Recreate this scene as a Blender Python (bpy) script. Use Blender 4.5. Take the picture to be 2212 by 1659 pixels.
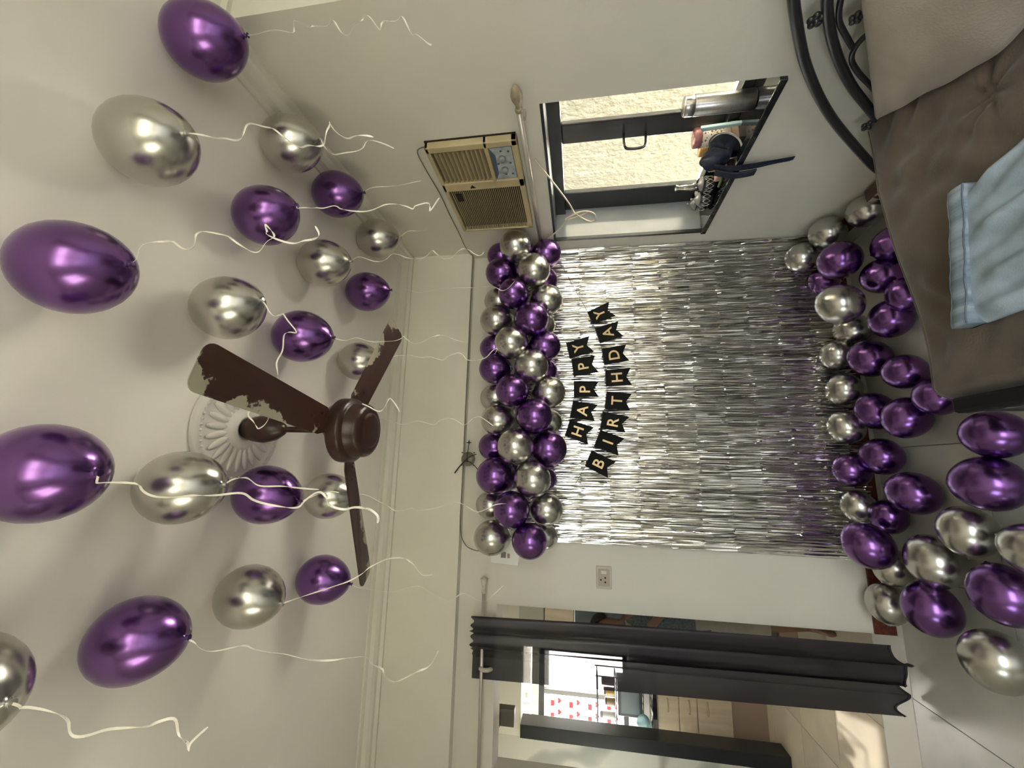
import bpy, bmesh, math, random
from math import sin, cos, pi, radians
from mathutils import Vector, Matrix
random.seed(11)
S = bpy.context.scene
for o in list(bpy.data.objects): bpy.data.objects.remove(o)
C = S.collection

# ------------------------------------------------------------------ camera (held on its side)
def cam_axes(yaw, pitch, roll):
    fwd = Vector((sin(yaw)*cos(pitch), cos(yaw)*cos(pitch), sin(pitch)))
    right = Vector((cos(yaw), -sin(yaw), 0)); up = right.cross(fwd)
    return cos(roll)*right+sin(roll)*up, -sin(roll)*right+cos(roll)*up, fwd
R_, U_, F_ = cam_axes(0.200178, 0.157802, -0.0072376)
cd = bpy.data.cameras.new('camera'); cam = bpy.data.objects.new('camera', cd); C.objects.link(cam)
cd.sensor_fit = 'HORIZONTAL'; cd.sensor_width = 36.0; cd.lens = 897.32/2212*36.0
cd.clip_start = 0.02
m = Matrix.Identity(4)
for i in range(3):
    m[i][0] = -U_[i]; m[i][1] = R_[i]; m[i][2] = -F_[i]
m[0][3], m[1][3], m[2][3] = 0.0, 0.0, 1.65
cam.matrix_world = m
S.camera = cam

# ------------------------------------------------------------------ daylight and exposure
w = bpy.data.worlds.new('world'); S.world = w; w.use_nodes = True
bg = w.node_tree.nodes['Background']
bg.inputs[0].default_value = (0.92, 0.96, 1.0, 1); bg.inputs[1].default_value = 2.9
sl = bpy.data.lights.new('sun', 'SUN'); sl.energy = 95.0; sl.angle = radians(1.0); sl.color = (1.0, 0.955, 0.90)
so = bpy.data.objects.new('sun', sl); C.objects.link(so)
so.rotation_mode = 'QUATERNION'
so.rotation_quaternion = Vector((0.20, -0.72, -0.66)).to_track_quat('-Z', 'Y')
def portal(name, loc, d, sx, sy):
    l = bpy.data.lights.new(name, 'AREA'); l.shape = 'RECTANGLE'; l.size = sx; l.size_y = sy
    l.cycles.is_portal = True
    o = bpy.data.objects.new(name, l); C.objects.link(o); o.location = loc
    o.rotation_mode = 'QUATERNION'; o.rotation_quaternion = Vector(d).to_track_quat('-Z', 'Y')
portal('portal_window', (1.80, 1.99, 1.34), (-1, 0, 0), 1.07, 0.92)
portal('portal_rear', (0.4, -2.42, 1.15), (0, 1, 0), 2.6, 2.2)
portal('portal_left', (-2.42, -0.9, 1.45), (1, 0, 0), 1.4, 1.3)
portal('portal_kitchen', (-3.42, 4.7, 1.55), (1, 0, 0), 0.6, 1.1)
portal('portal_passage', (-3.42, 3.4, 1.6), (1, 0, 0), 0.5, 0.9)
vs = S.view_settings
vs.view_transform = 'Standard'; vs.look = 'None'; vs.exposure = 1.44; vs.gamma = 1.0; vs.use_curve_mapping = False

# ------------------------------------------------------------------ helpers
def link(o, parent=None):
    C.objects.link(o)
    if parent is not None: o.parent = parent
    return o
def tag(o, label=None, cat=None, group=None, kind=None):
    if label: o['label'] = label
    if cat: o['category'] = cat
    if group: o['group'] = group
    if kind: o['kind'] = kind
    return o
def empty(name, loc=(0, 0, 0), label=None, cat=None, group=None):
    o = bpy.data.objects.new(name, None); C.objects.link(o); o.location = loc; o.empty_display_size = 0.05
    return tag(o, label, cat, group)
class MB:
    """collects geometry in a bmesh, world coordinates; build() links ONE mesh object"""
    def __init__(s): s.b = bmesh.new()
    def box(s, x0, y0, z0, x1, y1, z1, M=None):
        v = [s.b.verts.new(Vector(p) if M is None else M @ Vector(p)) for p in
             ((x0,y0,z0),(x1,y0,z0),(x1,y1,z0),(x0,y1,z0),(x0,y0,z1),(x1,y0,z1),(x1,y1,z1),(x0,y1,z1))]
        for f in ((3,2,1,0),(4,5,6,7),(0,1,5,4),(1,2,6,5),(2,3,7,6),(3,0,4,7)):
            s.b.faces.new([v[i] for i in f])
        return s
    def ring_loft(s, rings, closed=True, cap=True):
        vs_ = [[s.b.verts.new(p) for p in r] for r in rings]
        n = len(vs_[0])
        for a, b in zip(vs_, vs_[1:]):
            for i in range(n if closed else n-1):
                j = (i+1) % n
                try: s.b.faces.new((a[i], a[j], b[j], b[i]))
                except ValueError: pass
        if cap and closed:
            for r in (vs_[0][::-1], vs_[-1]):
                try: s.b.faces.new(r)
                except ValueError: pass
        return s
    def tube(s, pts, r, n=10, cap=True):
        pts = [Vector(p) for p in pts]
        rad = r if isinstance(r, (list, tuple)) else [r]*len(pts)
        rings = []; prev = None
        for i, p in enumerate(pts):
            t = (pts[min(i+1, len(pts)-1)] - pts[max(i-1, 0)]).normalized()
            if prev is None:
                a = Vector((0,0,1)) if abs(t.z) < 0.9 else Vector((1,0,0))
                nrm = t.cross(a).normalized()
            else:
                nrm = (prev - t*prev.dot(t)).normalized()
            prev = nrm; bn = t.cross(nrm)
            rings.append([p + (nrm*cos(2*pi*k/n) + bn*sin(2*pi*k/n))*rad[i] for k in range(n)])
        return s.ring_loft(rings, True, cap)
    def lathe(s, prof, n=24, M=None, cap=True):
        """prof: (radius, z) list, about local z"""
        rings = []
        for r, z in prof:
            ring = [Vector((r*cos(2*pi*k/n), r*sin(2*pi*k/n), z)) for k in range(n)]
            rings.append([M @ p for p in ring] if M is not None else ring)
        return s.ring_loft(rings, True, cap)
    def grid(s, fn, nu, nv):
        v = [[s.b.verts.new(fn(i/(nu-1), j/(nv-1))) for j in range(nv)] for i in range(nu)]
        for i in range(nu-1):
            for j in range(nv-1):
                s.b.faces.new((v[i][j], v[i+1][j], v[i+1][j+1], v[i][j+1]))
        return s
    def prism(s, poly, ext):
        """poly: list of 3D points; extruded by vector ext"""
        ext = Vector(ext)
        a = [s.b.verts.new(Vector(p)) for p in poly]; b = [s.b.verts.new(Vector(p)+ext) for p in poly]
        n = len(a)
        s.b.faces.new(a[::-1]); s.b.faces.new(b)
        for i in range(n):
            j = (i+1) % n; s.b.faces.new((a[i], a[j], b[j], b[i]))
        return s
    def build(s, name, mat, parent=None, smooth=False, bevel=0, loc=None, kind=None, subsurf=0, mesh_only=False):
        bmesh.ops.recalc_face_normals(s.b, faces=s.b.faces)
        me = bpy.data.meshes.new(name); s.b.to_mesh(me); s.b.free()
        if smooth:
            for p in me.polygons: p.use_smooth = True
        me.materials.append(mat)
        if mesh_only: return me
        o = bpy.data.objects.new(name, me); link(o, parent)
        if parent is not None:
            o.matrix_parent_inverse = parent_world(parent).inverted()
        if bevel:
            bv = o.modifiers.new('bevel', 'BEVEL'); bv.width = bevel; bv.segments = 2; bv.limit_method = 'ANGLE'; bv.angle_limit = radians(40)
        if subsurf:
            sm = o.modifiers.new('subsurf', 'SUBSURF'); sm.levels = subsurf; sm.render_levels = subsurf
        if kind: o['kind'] = kind
        return o
def parent_world(o):
    Mx = Matrix.LocRotScale(o.location, o.rotation_euler, o.scale)
    if o.parent is not None:
        return parent_world(o.parent) @ o.matrix_parent_inverse @ Mx
    return Mx
def box(name, mat, a, b, parent=None, bevel=0, kind=None):
    return MB().box(*a, *b).build(name, mat, parent, bevel=bevel, kind=kind)
def spline(P, k=6):
    P = [Vector(p) for p in P]; out = []
    for i in range(len(P)-1):
        p0 = P[max(i-1,0)]; p1 = P[i]; p2 = P[i+1]; p3 = P[min(i+2, len(P)-1)]
        for j in range(k):
            t = j/k
            out.append(0.5*((2*p1)+(p2-p0)*t+(2*p0-5*p1+4*p2-p3)*t*t+(3*p1-p0-3*p2+p3)*t**3))
    out.append(P[-1]); return out

# ------------------------------------------------------------------ materials
def mat(name, col, rough=0.6, metal=0.0, var=0.0, scale=8.0, bump=0.0, bscale=40.0, coat=0.0, coat_rough=0.05, col2=None,
        trans=0.0, ior=1.45, sheen=0.0, stretch=None, spec=None):
    M = bpy.data.materials.new(name); M.use_nodes = True
    nt = M.node_tree; b = nt.nodes['Principled BSDF']
    b.inputs['Base Color'].default_value = (*col, 1); b.inputs['Roughness'].default_value = rough
    b.inputs['Metallic'].default_value = metal
    if coat: b.inputs['Coat Weight'].default_value = coat; b.inputs['Coat Roughness'].default_value = coat_rough
    if trans: b.inputs['Transmission Weight'].default_value = trans
    b.inputs['IOR'].default_value = ior
    if spec is not None: b.inputs['Specular IOR Level'].default_value = spec
    if sheen: b.inputs['Sheen Weight'].default_value = sheen; b.inputs['Sheen Roughness'].default_value = 0.4
    tc = nt.nodes.new('ShaderNodeTexCoord'); mp = nt.nodes.new('ShaderNodeMapping')
    nt.links.new(tc.outputs['Object'], mp.inputs[0])
    if stretch: mp.inputs['Scale'].default_value = stretch
    if var or col2:
        n = nt.nodes.new('ShaderNodeTexNoise'); n.inputs['Scale'].default_value = scale; n.inputs['Detail'].default_value = 6
        nt.links.new(mp.outputs[0], n.inputs['Vector'])
        r = nt.nodes.new('ShaderNodeValToRGB')
        r.color_ramp.elements[0].position = 0.35; r.color_ramp.elements[1].position = 0.65
        c2 = col2 if col2 else tuple(min(1, c*(1+var)) for c in col)
        c1 = col if col2 else tuple(c*(1-var) for c in col)
        r.color_ramp.elements[0].color = (*c1, 1); r.color_ramp.elements[1].color = (*c2, 1)
        nt.links.new(n.outputs[0], r.inputs[0]); nt.links.new(r.outputs[0], b.inputs['Base Color'])
    if bump:
        n2 = nt.nodes.new('ShaderNodeTexNoise'); n2.inputs['Scale'].default_value = bscale; n2.inputs['Detail'].default_value = 5
        nt.links.new(mp.outputs[0], n2.inputs['Vector'])
        bp = nt.nodes.new('ShaderNodeBump'); bp.inputs['Strength'].default_value = bump; bp.inputs['Distance'].default_value = 0.02
        nt.links.new(n2.outputs[0], bp.inputs['Height']); nt.links.new(bp.outputs[0], b.inputs['Normal'])
    return M
WALL = mat('wall_paint', (0.72, 0.695, 0.61), 0.75, var=0.03, scale=2.5, bump=0.06, bscale=30)
CEILM = mat('ceiling_paint', (0.86, 0.82, 0.765), 0.8, var=0.02, scale=2, bump=0.04, bscale=30)
TILE = mat('marble_floor_tile', (0.47, 0.46, 0.41), 0.34, var=0.10, scale=3.0, spec=0.4)
KTILE = mat('kitchen_floor_tile', (0.62, 0.55, 0.42), 0.10, var=0.08, scale=3.0, coat=0.2)
GROUT = mat('grout', (0.25, 0.22, 0.18), 0.8)
REDSTONE = mat('red_granite_skirting', (0.12, 0.030, 0.020), 0.25, var=0.25, scale=60)
BLACKSTONE = mat('black_granite', (0.012, 0.013, 0.015), 0.06, var=0.4, scale=150, spec=0.9)
BLACKFRAME = mat('black_aluminium', (0.018, 0.020, 0.024), 0.30, metal=0.0, coat=0.2)
GREYSTONE = mat('polished_grey_stone', (0.30, 0.32, 0.33), 0.05, var=0.08, scale=4, spec=0.8)
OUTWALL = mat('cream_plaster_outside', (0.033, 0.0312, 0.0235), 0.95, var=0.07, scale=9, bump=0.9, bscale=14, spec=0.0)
CONCRETE = mat('pale_concrete', (0.70, 0.67, 0.60), 0.9, var=0.08, scale=3)
EARTH = mat('dark_earth', (0.11, 0.11, 0.08), 0.95, var=0.2, scale=1)
WHITE = mat('white_paint', (0.78, 0.76, 0.70), 0.5)
PLASTER = mat('plaster_rose', (0.68, 0.65, 0.60), 0.7, var=0.03, scale=10)
SILVERB = mat('silver_chrome_latex', (0.54, 0.53, 0.49), 0.26, metal=1.0, coat=0.25, coat_rough=0.13)
PURPLEB = mat('purple_chrome_latex', (0.185, 0.080, 0.285), 0.25, metal=1.0, coat=0.38, coat_rough=0.12)
SILVERK = mat('silver_knot', (0.40, 0.39, 0.36), 0.35, metal=0.7)
PURPLEK = mat('purple_knot', (0.06, 0.025, 0.11), 0.35, metal=0.5)
RIBBON = mat('white_satin_ribbon', (0.85, 0.81, 0.72), 0.35, sheen=0.3)
FOIL = mat('silver_foil', (0.90, 0.885, 0.85), 0.14, metal=1.0)
FANB = mat('brown_fan_paint', (0.030, 0.012, 0.008), 0.33, var=0.25, scale=20)
BLACKCARD = mat('black_card', (0.010, 0.010, 0.009), 0.85, var=0.2, scale=60, spec=0.2)
GOLD = mat('gold_print', (0.60, 0.43, 0.20), 0.35, metal=0.35)
STRINGM = mat('dark_string', (0.05, 0.045, 0.04), 0.8)
BEIGEPL = mat('aged_beige_plastic', (0.50, 0.41, 0.24), 0.5, var=0.10, scale=6)
DARKIN = mat('dark_cavity', (0.015, 0.013, 0.008), 0.8)
SLATM = mat('beige_slat', (0.36, 0.30, 0.17), 0.5)
STEEL = mat('brushed_steel', (0.50, 0.50, 0.50), 0.28, metal=1.0, var=0.1, scale=5, stretch=(1, 1, 60))
CABLEM = mat('grey_cable', (0.16, 0.15, 0.12), 0.5)
CREAMCABLE = mat('cream_cable', (0.62, 0.55, 0.42), 0.45)
RODM = mat('cream_silver_rod', (0.52, 0.49, 0.44), 0.3, metal=0.5)
FINIAL = mat('tan_finial', (0.33, 0.27, 0.18), 0.5, var=0.2, scale=40)
FINIALW = mat('cream_finial', (0.55, 0.51, 0.42), 0.45, var=0.15, scale=40)
IRON = mat('black_iron', (0.020, 0.021, 0.021), 0.28, coat=0.35)
MATTEIRON = mat('matte_black_iron', (0.007, 0.007, 0.007), 0.55, spec=0.25)
SUEDE = mat('brown_suede', (0.108, 0.085, 0.060), 0.85, var=0.16, scale=5, bump=0.12, bscale=160, sheen=0.35)
SUEDE_LIT = mat('lit_brown_suede', (0.37, 0.33, 0.27), 0.85, var=0.12, scale=5, bump=0.12, bscale=160, sheen=0.35)  # same suede as the seat, with the light it catches put into the colour
DENIM = mat('light_denim', (0.38, 0.47, 0.54), 0.8, var=0.14, scale=14, bump=0.15, bscale=300)
DENIMB = mat('denim_band', (0.15, 0.20, 0.24), 0.8, col2=(0.36, 0.43, 0.48), scale=7, stretch=(5, 0.4, 1))
DENIMD = mat('denim_seam', (0.15, 0.20, 0.25), 0.8, var=0.25, scale=25)
WOOD = mat('ash_laminate', (0.68, 0.55, 0.38), 0.45, col2=(0.80, 0.69, 0.52), scale=3, stretch=(6, 1, 0.7))
WOODH = mat('ash_laminate_cross', (0.68, 0.55, 0.38), 0.45, col2=(0.80, 0.69, 0.52), scale=3, stretch=(6, 1, 0.7))
BROWNPLY = mat('brown_plinth', (0.42, 0.31, 0.23), 0.5)
def marble():
    M = mat('veined_marble', (0.62, 0.62, 0.56), 0.15)
    nt = M.node_tree; b = nt.nodes['Principled BSDF']; tc = nt.nodes['Texture Coordinate']
    wv = nt.nodes.new('ShaderNodeTexWave'); wv.wave_type = 'BANDS'; wv.bands_direction = 'DIAGONAL'
    wv.inputs['Scale'].default_value = 0.8; wv.inputs['Distortion'].default_value = 9; wv.inputs['Detail'].default_value = 3
    r = nt.nodes.new('ShaderNodeValToRGB'); r.color_ramp.elements[0].position = 0.0; r.color_ramp.elements[1].position = 0.12
    r.color_ramp.elements[0].color = (0.40, 0.41, 0.38, 1); r.color_ramp.elements[1].color = (0.62, 0.62, 0.56, 1)
    nt.links.new(tc.outputs['Object'], wv.inputs['Vector']); nt.links.new(wv.outputs[1], r.inputs[0]); nt.links.new(r.outputs[0], b.inputs['Base Color'])
    return M
MARBLE = marble()
def glass(name, tint=(1, 1, 1), alpha=0.12):
    M = bpy.data.materials.new(name); M.use_nodes = True; nt = M.node_tree; nt.nodes.clear()
    o = nt.nodes.new('ShaderNodeOutputMaterial'); t = nt.nodes.new('ShaderNodeBsdfTransparent'); g = nt.nodes.new('ShaderNodeBsdfGlossy')
    t.inputs[0].default_value = (*tint, 1); g.inputs['Roughness'].default_value = 0.02
    x = nt.nodes.new('ShaderNodeMixShader'); x.inputs[0].default_value = alpha
    nt.links.new(t.outputs[0], x.inputs[1]); nt.links.new(g.outputs[0], x.inputs[2]); nt.links.new(x.outputs[0], o.inputs[0]); return M
GLASS = glass('clear_glass', (0.97, 0.98, 0.97), 0.05)
LAMPGLASS = glass('lamp_glass', (0.80, 0.82, 0.80), 0.25)
def sheer(name, col, t_amt, transl=0.0, thread=900):
    M = bpy.data.materials.new(name); M.use_nodes = True; nt = M.node_tree; nt.nodes.clear()
    o = nt.nodes.new('ShaderNodeOutputMaterial'); t = nt.nodes.new('ShaderNodeBsdfTransparent'); d = nt.nodes.new('ShaderNodeBsdfPrincipled')
    d.inputs['Base Color'].default_value = (*col, 1); d.inputs['Roughness'].default_value = 0.42
    tl = nt.nodes.new('ShaderNodeBsdfTranslucent'); tl.inputs[0].default_value = (*[min(1, c*2) for c in col], 1)
    a = nt.nodes.new('ShaderNodeMixShader'); a.inputs[0].default_value = transl
    x = nt.nodes.new('ShaderNodeMixShader'); x.inputs[0].default_value = t_amt
    nt.links.new(d.outputs[0], a.inputs[1]); nt.links.new(tl.outputs[0], a.inputs[2])
    nt.links.new(a.outputs[0], x.inputs[1]); nt.links.new(t.outputs[0], x.inputs[2]); nt.links.new(x.outputs[0], o.inputs[0]); return M
CURTAIN = sheer('dark_sheer_curtain', (0.016, 0.012, 0.017), 0.055, 0.12)
FILM = sheer('white_window_film', (0.70, 0.70, 0.68), 0.14, 0.55)

# ------------------------------------------------------------------ the setting
ST = 'structure'
fl = box('floor', GROUT, (-2.4, -2.4, -0.12), (2.8, 2.9, -0.006)); fl['kind'] = ST
tm = MB().box(-0.308, -0.308, -0.006, 0.308, 0.308, 0.0).build('tile', TILE, mesh_only=True)
def tiles(parent, mesh, x0, nx, y0, ny, s):
    for i in range(nx):
        for j in range(ny):
            o = bpy.data.objects.new('tile', mesh); link(o, parent)
            o.location = (x0+(i+0.5)*s, y0-(j+0.5)*s, 0)
tiles(fl, tm, -2.33, 8, 2.65, 8, 0.62)
kf = box('floor_kitchen', GROUT, (-3.4, 2.9, -0.12), (-0.3, 5.25, -0.006)); kf['kind'] = ST
km = MB().box(-0.248, -0.248, -0.006, 0.248, 0.248, 0.0).build('tile', KTILE, mesh_only=True)
tiles(kf, km, -3.36, 6, 5.4, 5, 0.5)
box('trim_threshold', WHITE, (-1.74, 2.65, -0.006), (-0.82, 2.9, 0.003), kind=ST)
box('trim_floor_border', WHITE, (-0.82, 2.65, -0.006), (1.48, 2.7, 0.002), kind=ST)
box('ceiling', CEILM, (-3.4, -2.4, 2.9), (2.8, 5.25, 3.05), kind=ST)
MB().box(-0.82, 2.7, 0, 1.71, 2.9, 2.9).box(-3.4, 2.7, 0, -1.74, 2.9, 2.9).box(-1.74, 2.7, 2.15, -0.82, 2.9, 2.9).build('wall_back', WALL, kind=ST)
box('beam', WALL, (-2.2, 2.63, 2.386), (1.48, 2.7, 2.9), kind=ST)
MB().box(1.48, 0.978, 0, 1.71, 1.455, 2.9).box(1.48, 2.525, 0, 1.71, 2.7, 2.9).box(1.48, 1.455, 0, 1.71, 2.525, 0.855).box(1.48, 1.455, 1.80, 1.71, 2.525, 2.9).build('wall_right', WALL, kind=ST)
box('wall_niche', WALL, (1.71, 0.978, 0), (2.8, 1.18, 2.9), kind=ST)
box('wall_right_near', WALL, (2.6, -2.4, 0), (2.8, 0.978, 2.9), kind=ST)
MB().box(-2.4, -2.4, 0, -0.9, -2.2, 2.9).box(1.7, -2.4, 0, 2.6, -2.2, 2.9).box(-0.9, -2.4, 2.25, 1.7, -2.2, 2.9).build('wall_rear', WALL, kind=ST)
MB().box(-2.4, -2.2, 0, -2.2, -1.6, 2.9).box(-2.4, -0.2, 0, -2.2, 2.7, 2.9).box(-2.4, -1.6, 0, -2.2, -0.2, 0.8).box(-2.4, -1.6, 2.1, -2.2, -0.2, 2.9).build('wall_left', WALL, kind=ST)
MB().box(-3.4, 2.9, 0, -3.2, 3.15, 2.9).box(-3.4, 3.65, 0, -3.2, 4.4, 2.9).box(-3.4, 3.15, 0, -3.2, 3.65, 1.15).box(-3.4, 3.15, 2.05, -3.2, 3.65, 2.9).box(-3.4, 5.0, 0, -3.2, 5.25, 2.9).box(-3.4, 4.4, 2.1, -3.2, 5.0, 2.9).box(-3.4, 4.4, 0, -3.2, 5.0, 1.0).build('wall_kitchen_left', MARBLE, kind=ST)  # both openings are unseen, added to let more daylight into the kitchen
box('wall_kitchen_right', WALL, (-0.5, 2.9, 0), (-0.3, 5.25, 2.9), kind=ST)
MB().box(-3.2, 5.05, 0, -2.78, 5.25, 2.9).box(-1.94, 5.05, 0, -0.5, 5.25, 2.9).box(-2.78, 5.05, 0, -1.94, 5.25, 1.15)\
    .box(-2.78, 5.05, 2.10, -1.94, 5.25, 2.17).box(-2.78, 5.05, 2.30, -1.94, 5.25, 2.9).build('wall_kitchen_far', WALL, kind=ST)
box('wall_kitchen_partition', MARBLE, (-3.2, 4.15, 0), (-2.31, 4.27, 2.9), kind=ST)
box('wall_kitchen_lintel', WALL, (-2.31, 4.15, 2.172), (-0.5, 4.30, 2.9), kind=ST)
MB().box(-2.31, 4.12, 0, -2.205, 4.30, 2.172).build('door_1', BLACKFRAME, bevel=0.004, kind=ST)
box('baseboard_back', REDSTONE, (-0.82, 2.688, 0), (1.468, 2.7, 0.105), kind=ST)
box('baseboard_right', REDSTONE, (1.468, 0.978, 0), (1.48, 2.7, 0.105), kind=ST)
box('ground', EARTH, (-30, -30, -0.5), (30, 30, -0.3), kind=ST)
box('alley_paving', CONCRETE, (1.72, -6, -0.3), (4.6, 16, -0.25), kind=ST)
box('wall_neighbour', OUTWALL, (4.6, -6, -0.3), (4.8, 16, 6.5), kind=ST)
# cornice along the ceiling edges
CP = [(0, 2.9), (0.085, 2.9), (0.085, 2.889), (0.066, 2.880), (0.058, 2.858), (0.040, 2.845), (0.022, 2.840), (0.016, 2.820), (0, 2.820)]
MB().prism([(1.48-d, 0.978, z) for d, z in CP], (0, 1.652, 0)).build('trim_1', WALL, kind=ST)
MB().prism([(-2.2, 2.63-d, z) for d, z in CP], (3.68, 0, 0)).build('trim_2', WALL, kind=ST)
MB().prism([(1.48, 0.978-d, z) for d, z in CP], (1.12, 0, 0)).build('trim_3', WALL, kind=ST)
# unseen balcony slab and parapet, added to block bright ground behind the camera
MB().box(-2.4, -3.7, -0.3, 2.8, -2.4, -0.02).box(-2.4, -3.7, -0.02, 2.8, -3.58, 1.15).build('light_block_parapet', CONCRETE, kind=ST)
# balcony doors behind the camera
w3 = empty('window_3'); w3['kind'] = ST
MB().box(-0.9, -2.33, 0, -0.84, -2.27, 2.25).box(1.64, -2.33, 0, 1.7, -2.27, 2.25).box(-0.9, -2.33, 2.19, 1.7, -2.27, 2.25).box(0.37, -2.33, 0, 0.43, -2.27, 2.25).build('window_frame', BLACKFRAME, w3)

w4 = empty('added_side_window'); w4['kind'] = ST  # unseen left window, added to throw side light on right wall and back cushion
MB().box(-2.33, -1.6, 0.8, -2.27, -1.54, 2.1).box(-2.33, -0.26, 0.8, -2.27, -0.2, 2.1).box(-2.33, -1.6, 2.04, -2.27, -0.2, 2.1).box(-2.33, -1.6, 0.8, -2.27, -0.2, 0.86).box(-2.33, -0.93, 0.8, -2.27, -0.87, 2.1).build('window_frame', BLACKFRAME, w4)

# window in the right wall
w1 = empty('window_1'); w1['kind'] = ST
MB().box(1.66, 1.455, 1.725, 1.72, 2.525, 1.80).box(1.66, 1.455, 0.885, 1.72, 2.525, 0.93).box(1.66, 1.455, 0.93, 1.72, 1.50, 1.725).build('window_frame', BLACKFRAME, w1, bevel=0.003)
MB().box(1.688, 1.80, 0.93, 1.715, 1.93, 1.725).build('mullion', BLACKFRAME, w1, bevel=0.006)
MB().box(1.688, 2.34, 0.93, 1.72, 2.51, 1.725).build('mullion', BLACKFRAME, w1, bevel=0.006)
box('pane', GLASS, (1.700, 1.50, 0.93), (1.704, 1.80, 1.725), w1)
box('pane', GLASS, (1.700, 1.93, 0.93), (1.704, 2.34, 1.725), w1)
MB().tube(spline([(1.69, 1.90, 1.41), (1.62, 1.905, 1.405), (1.605, 1.905, 1.38), (1.605, 1.905, 1.33), (1.62, 1.905, 1.305), (1.69, 1.90, 1.30)], 4), 0.007, 8).build('handle', BLACKFRAME, w1, True)
box('window_sill', BLACKSTONE, (1.462, 1.455, 0.855), (1.72, 2.525, 0.885), w1, bevel=0.003)
MB().box(1.474, 1.455, 1.786, 1.66, 2.51, 1.80).box(1.474, 2.505, 0.885, 1.492, 2.525, 1.80).build('reveal_trim', BLACKFRAME, w1)
box('reveal_panel', GREYSTONE, (1.492, 2.511, 0.885), (1.70, 2.525, 1.786), w1)

# kitchen window
w2 = empty('window_2'); w2['kind'] = ST
MB().box(-2.78, 5.10, 2.04, -1.94, 5.16, 2.10).box(-2.78, 5.10, 1.15, -1.94, 5.16, 1.20).box(-2.78, 5.10, 1.15, -2.74, 5.16, 2.1).box(-1.98, 5.10, 1.15, -1.94, 5.16, 2.1).build('window_frame', BLACKFRAME, w2)
MB().box(-2.40, 5.09, 1.20, -2.355, 5.14, 2.04).build('mullion', mat('grey_mullion', (0.20, 0.20, 0.20), 0.5), w2)
box('pane', FILM, (-2.74, 5.125, 1.20), (-2.40, 5.13, 2.04), w2)
box('pane', FILM, (-2.355, 5.125, 1.20), (-1.98, 5.13, 2.04), w2)
box('vent_pane', FILM, (-2.78, 5.125, 2.17), (-1.94, 5.13, 2.30), w2)
REDP = mat('red_print', (0.55, 0.05, 0.06), 0.6); GREENP = mat('green_print', (0.25, 0.42, 0.28), 0.6); GREYP = mat('grey_print', (0.35, 0.36, 0.36), 0.6)
def decal(x, z, w_, h, m_, nm='printed_motif', heart=False):
    if heart:
        pts = [(x+w_*0.5*(16*sin(t)**3)/16, 5.121, z+h*0.5*(13*cos(t)-5*cos(2*t)-2*cos(3*t)-cos(4*t))/15) for t in [2*pi*k/18 for k in range(18)]]
        MB().prism(pts, (0, 0.003, 0)).build(nm, m_, w2)
    else:
        MB().box(x-w_/2, 5.121, z-h/2, x+w_/2, 5.124, z+h/2).build(nm, m_, w2)
for k in range(4):
    zz = 1.95-0.20*k
    decal(-2.50, zz, 0.058, 0.042, REDP); decal(-2.62, zz, 0.058, 0.042, REDP)
    decal(-2.47, zz-0.075, 0.056, 0.050, REDP, heart=True); decal(-2.58, zz-0.075, 0.056, 0.050, REDP, heart=True)
    decal(-2.66, zz-0.06, 0.010, 0.06, GREENP); decal(-2.54, zz-0.03, 0.050, 0.012, GREENP)
    decal(-2.68, zz-0.02, 0.04, 0.02, GREYP)
decal(-2.45, 2.235, 0.05, 0.03, GREENP); decal(-2.53, 2.235, 0.02, 0.10, GREYP); decal(-2.66, 2.20, 0.03, 0.02, GREYP); decal(-2.66, 2.26, 0.03, 0.02, GREYP); decal(-2.70, 2.23, 0.03, 0.06, GREYP)

# ------------------------------------------------------------------ measured positions (metres)
GAR={
 'uf':[('S', 1.363, 2.36, 2.03, 0.103), ('P', 1.047, 2.36, 2.039, 0.094), ('S', 0.732, 2.36, 2.044, 0.102), ('P', 0.44, 2.36, 2.031, 0.099), ('S', 0.116, 2.36, 2.004, 0.106), ('P', -0.231, 2.36, 2.019, 0.102)],
 'lf':[('S', 1.199, 2.37, 1.918, 0.105), ('P', 0.883, 2.37, 1.925, 0.105), ('S', 0.589, 2.37, 1.921, 0.101), ('P', 0.292, 2.37, 1.9, 0.104), ('S', -0.063, 2.37, 1.905, 0.103), ('P', -0.391, 2.37, 1.915, 0.097)],
 'cm':[('P', 1.236, 2.46, 2.14, 0.099), ('S', 0.914, 2.46, 2.163, 0.1), ('P', 0.596, 2.46, 2.162, 0.095), ('S', 0.28, 2.46, 2.134, 0.098), ('P', -0.052, 2.46, 2.139, 0.109), ('S', -0.399, 2.46, 2.148, 0.099)],
 'cr':[('P', 1.41, 2.56, 2.168, 0.089), ('S', 1.083, 2.56, 2.173, 0.091), ('P', 0.757, 2.56, 2.192, 0.091), ('S', 0.431, 2.56, 2.176, 0.091), ('P', 0.124, 2.56, 2.176, 0.09), ('S', -0.227, 2.56, 2.185, 0.083)],
 'bm':[('P', 1.356, 2.46, 1.844, 0.092), ('S', 1.038, 2.46, 1.841, 0.099), ('P', 0.735, 2.46, 1.852, 0.098), ('S', 0.447, 2.46, 1.824, 0.098), ('P', 0.112, 2.46, 1.821, 0.104), ('S', -0.23, 2.46, 1.832, 0.092)],
 'br':[('P', 1.224, 2.57, 1.865, 0.087), ('S', 0.91, 2.57, 1.877, 0.085), ('P', 0.605, 2.57, 1.862, 0.083), ('S', 0.281, 2.57, 1.83, 0.081), ('P', -0.063, 2.57, 1.855, 0.074), ('S', -0.395, 2.57, 1.846, 0.074)],
}
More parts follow.
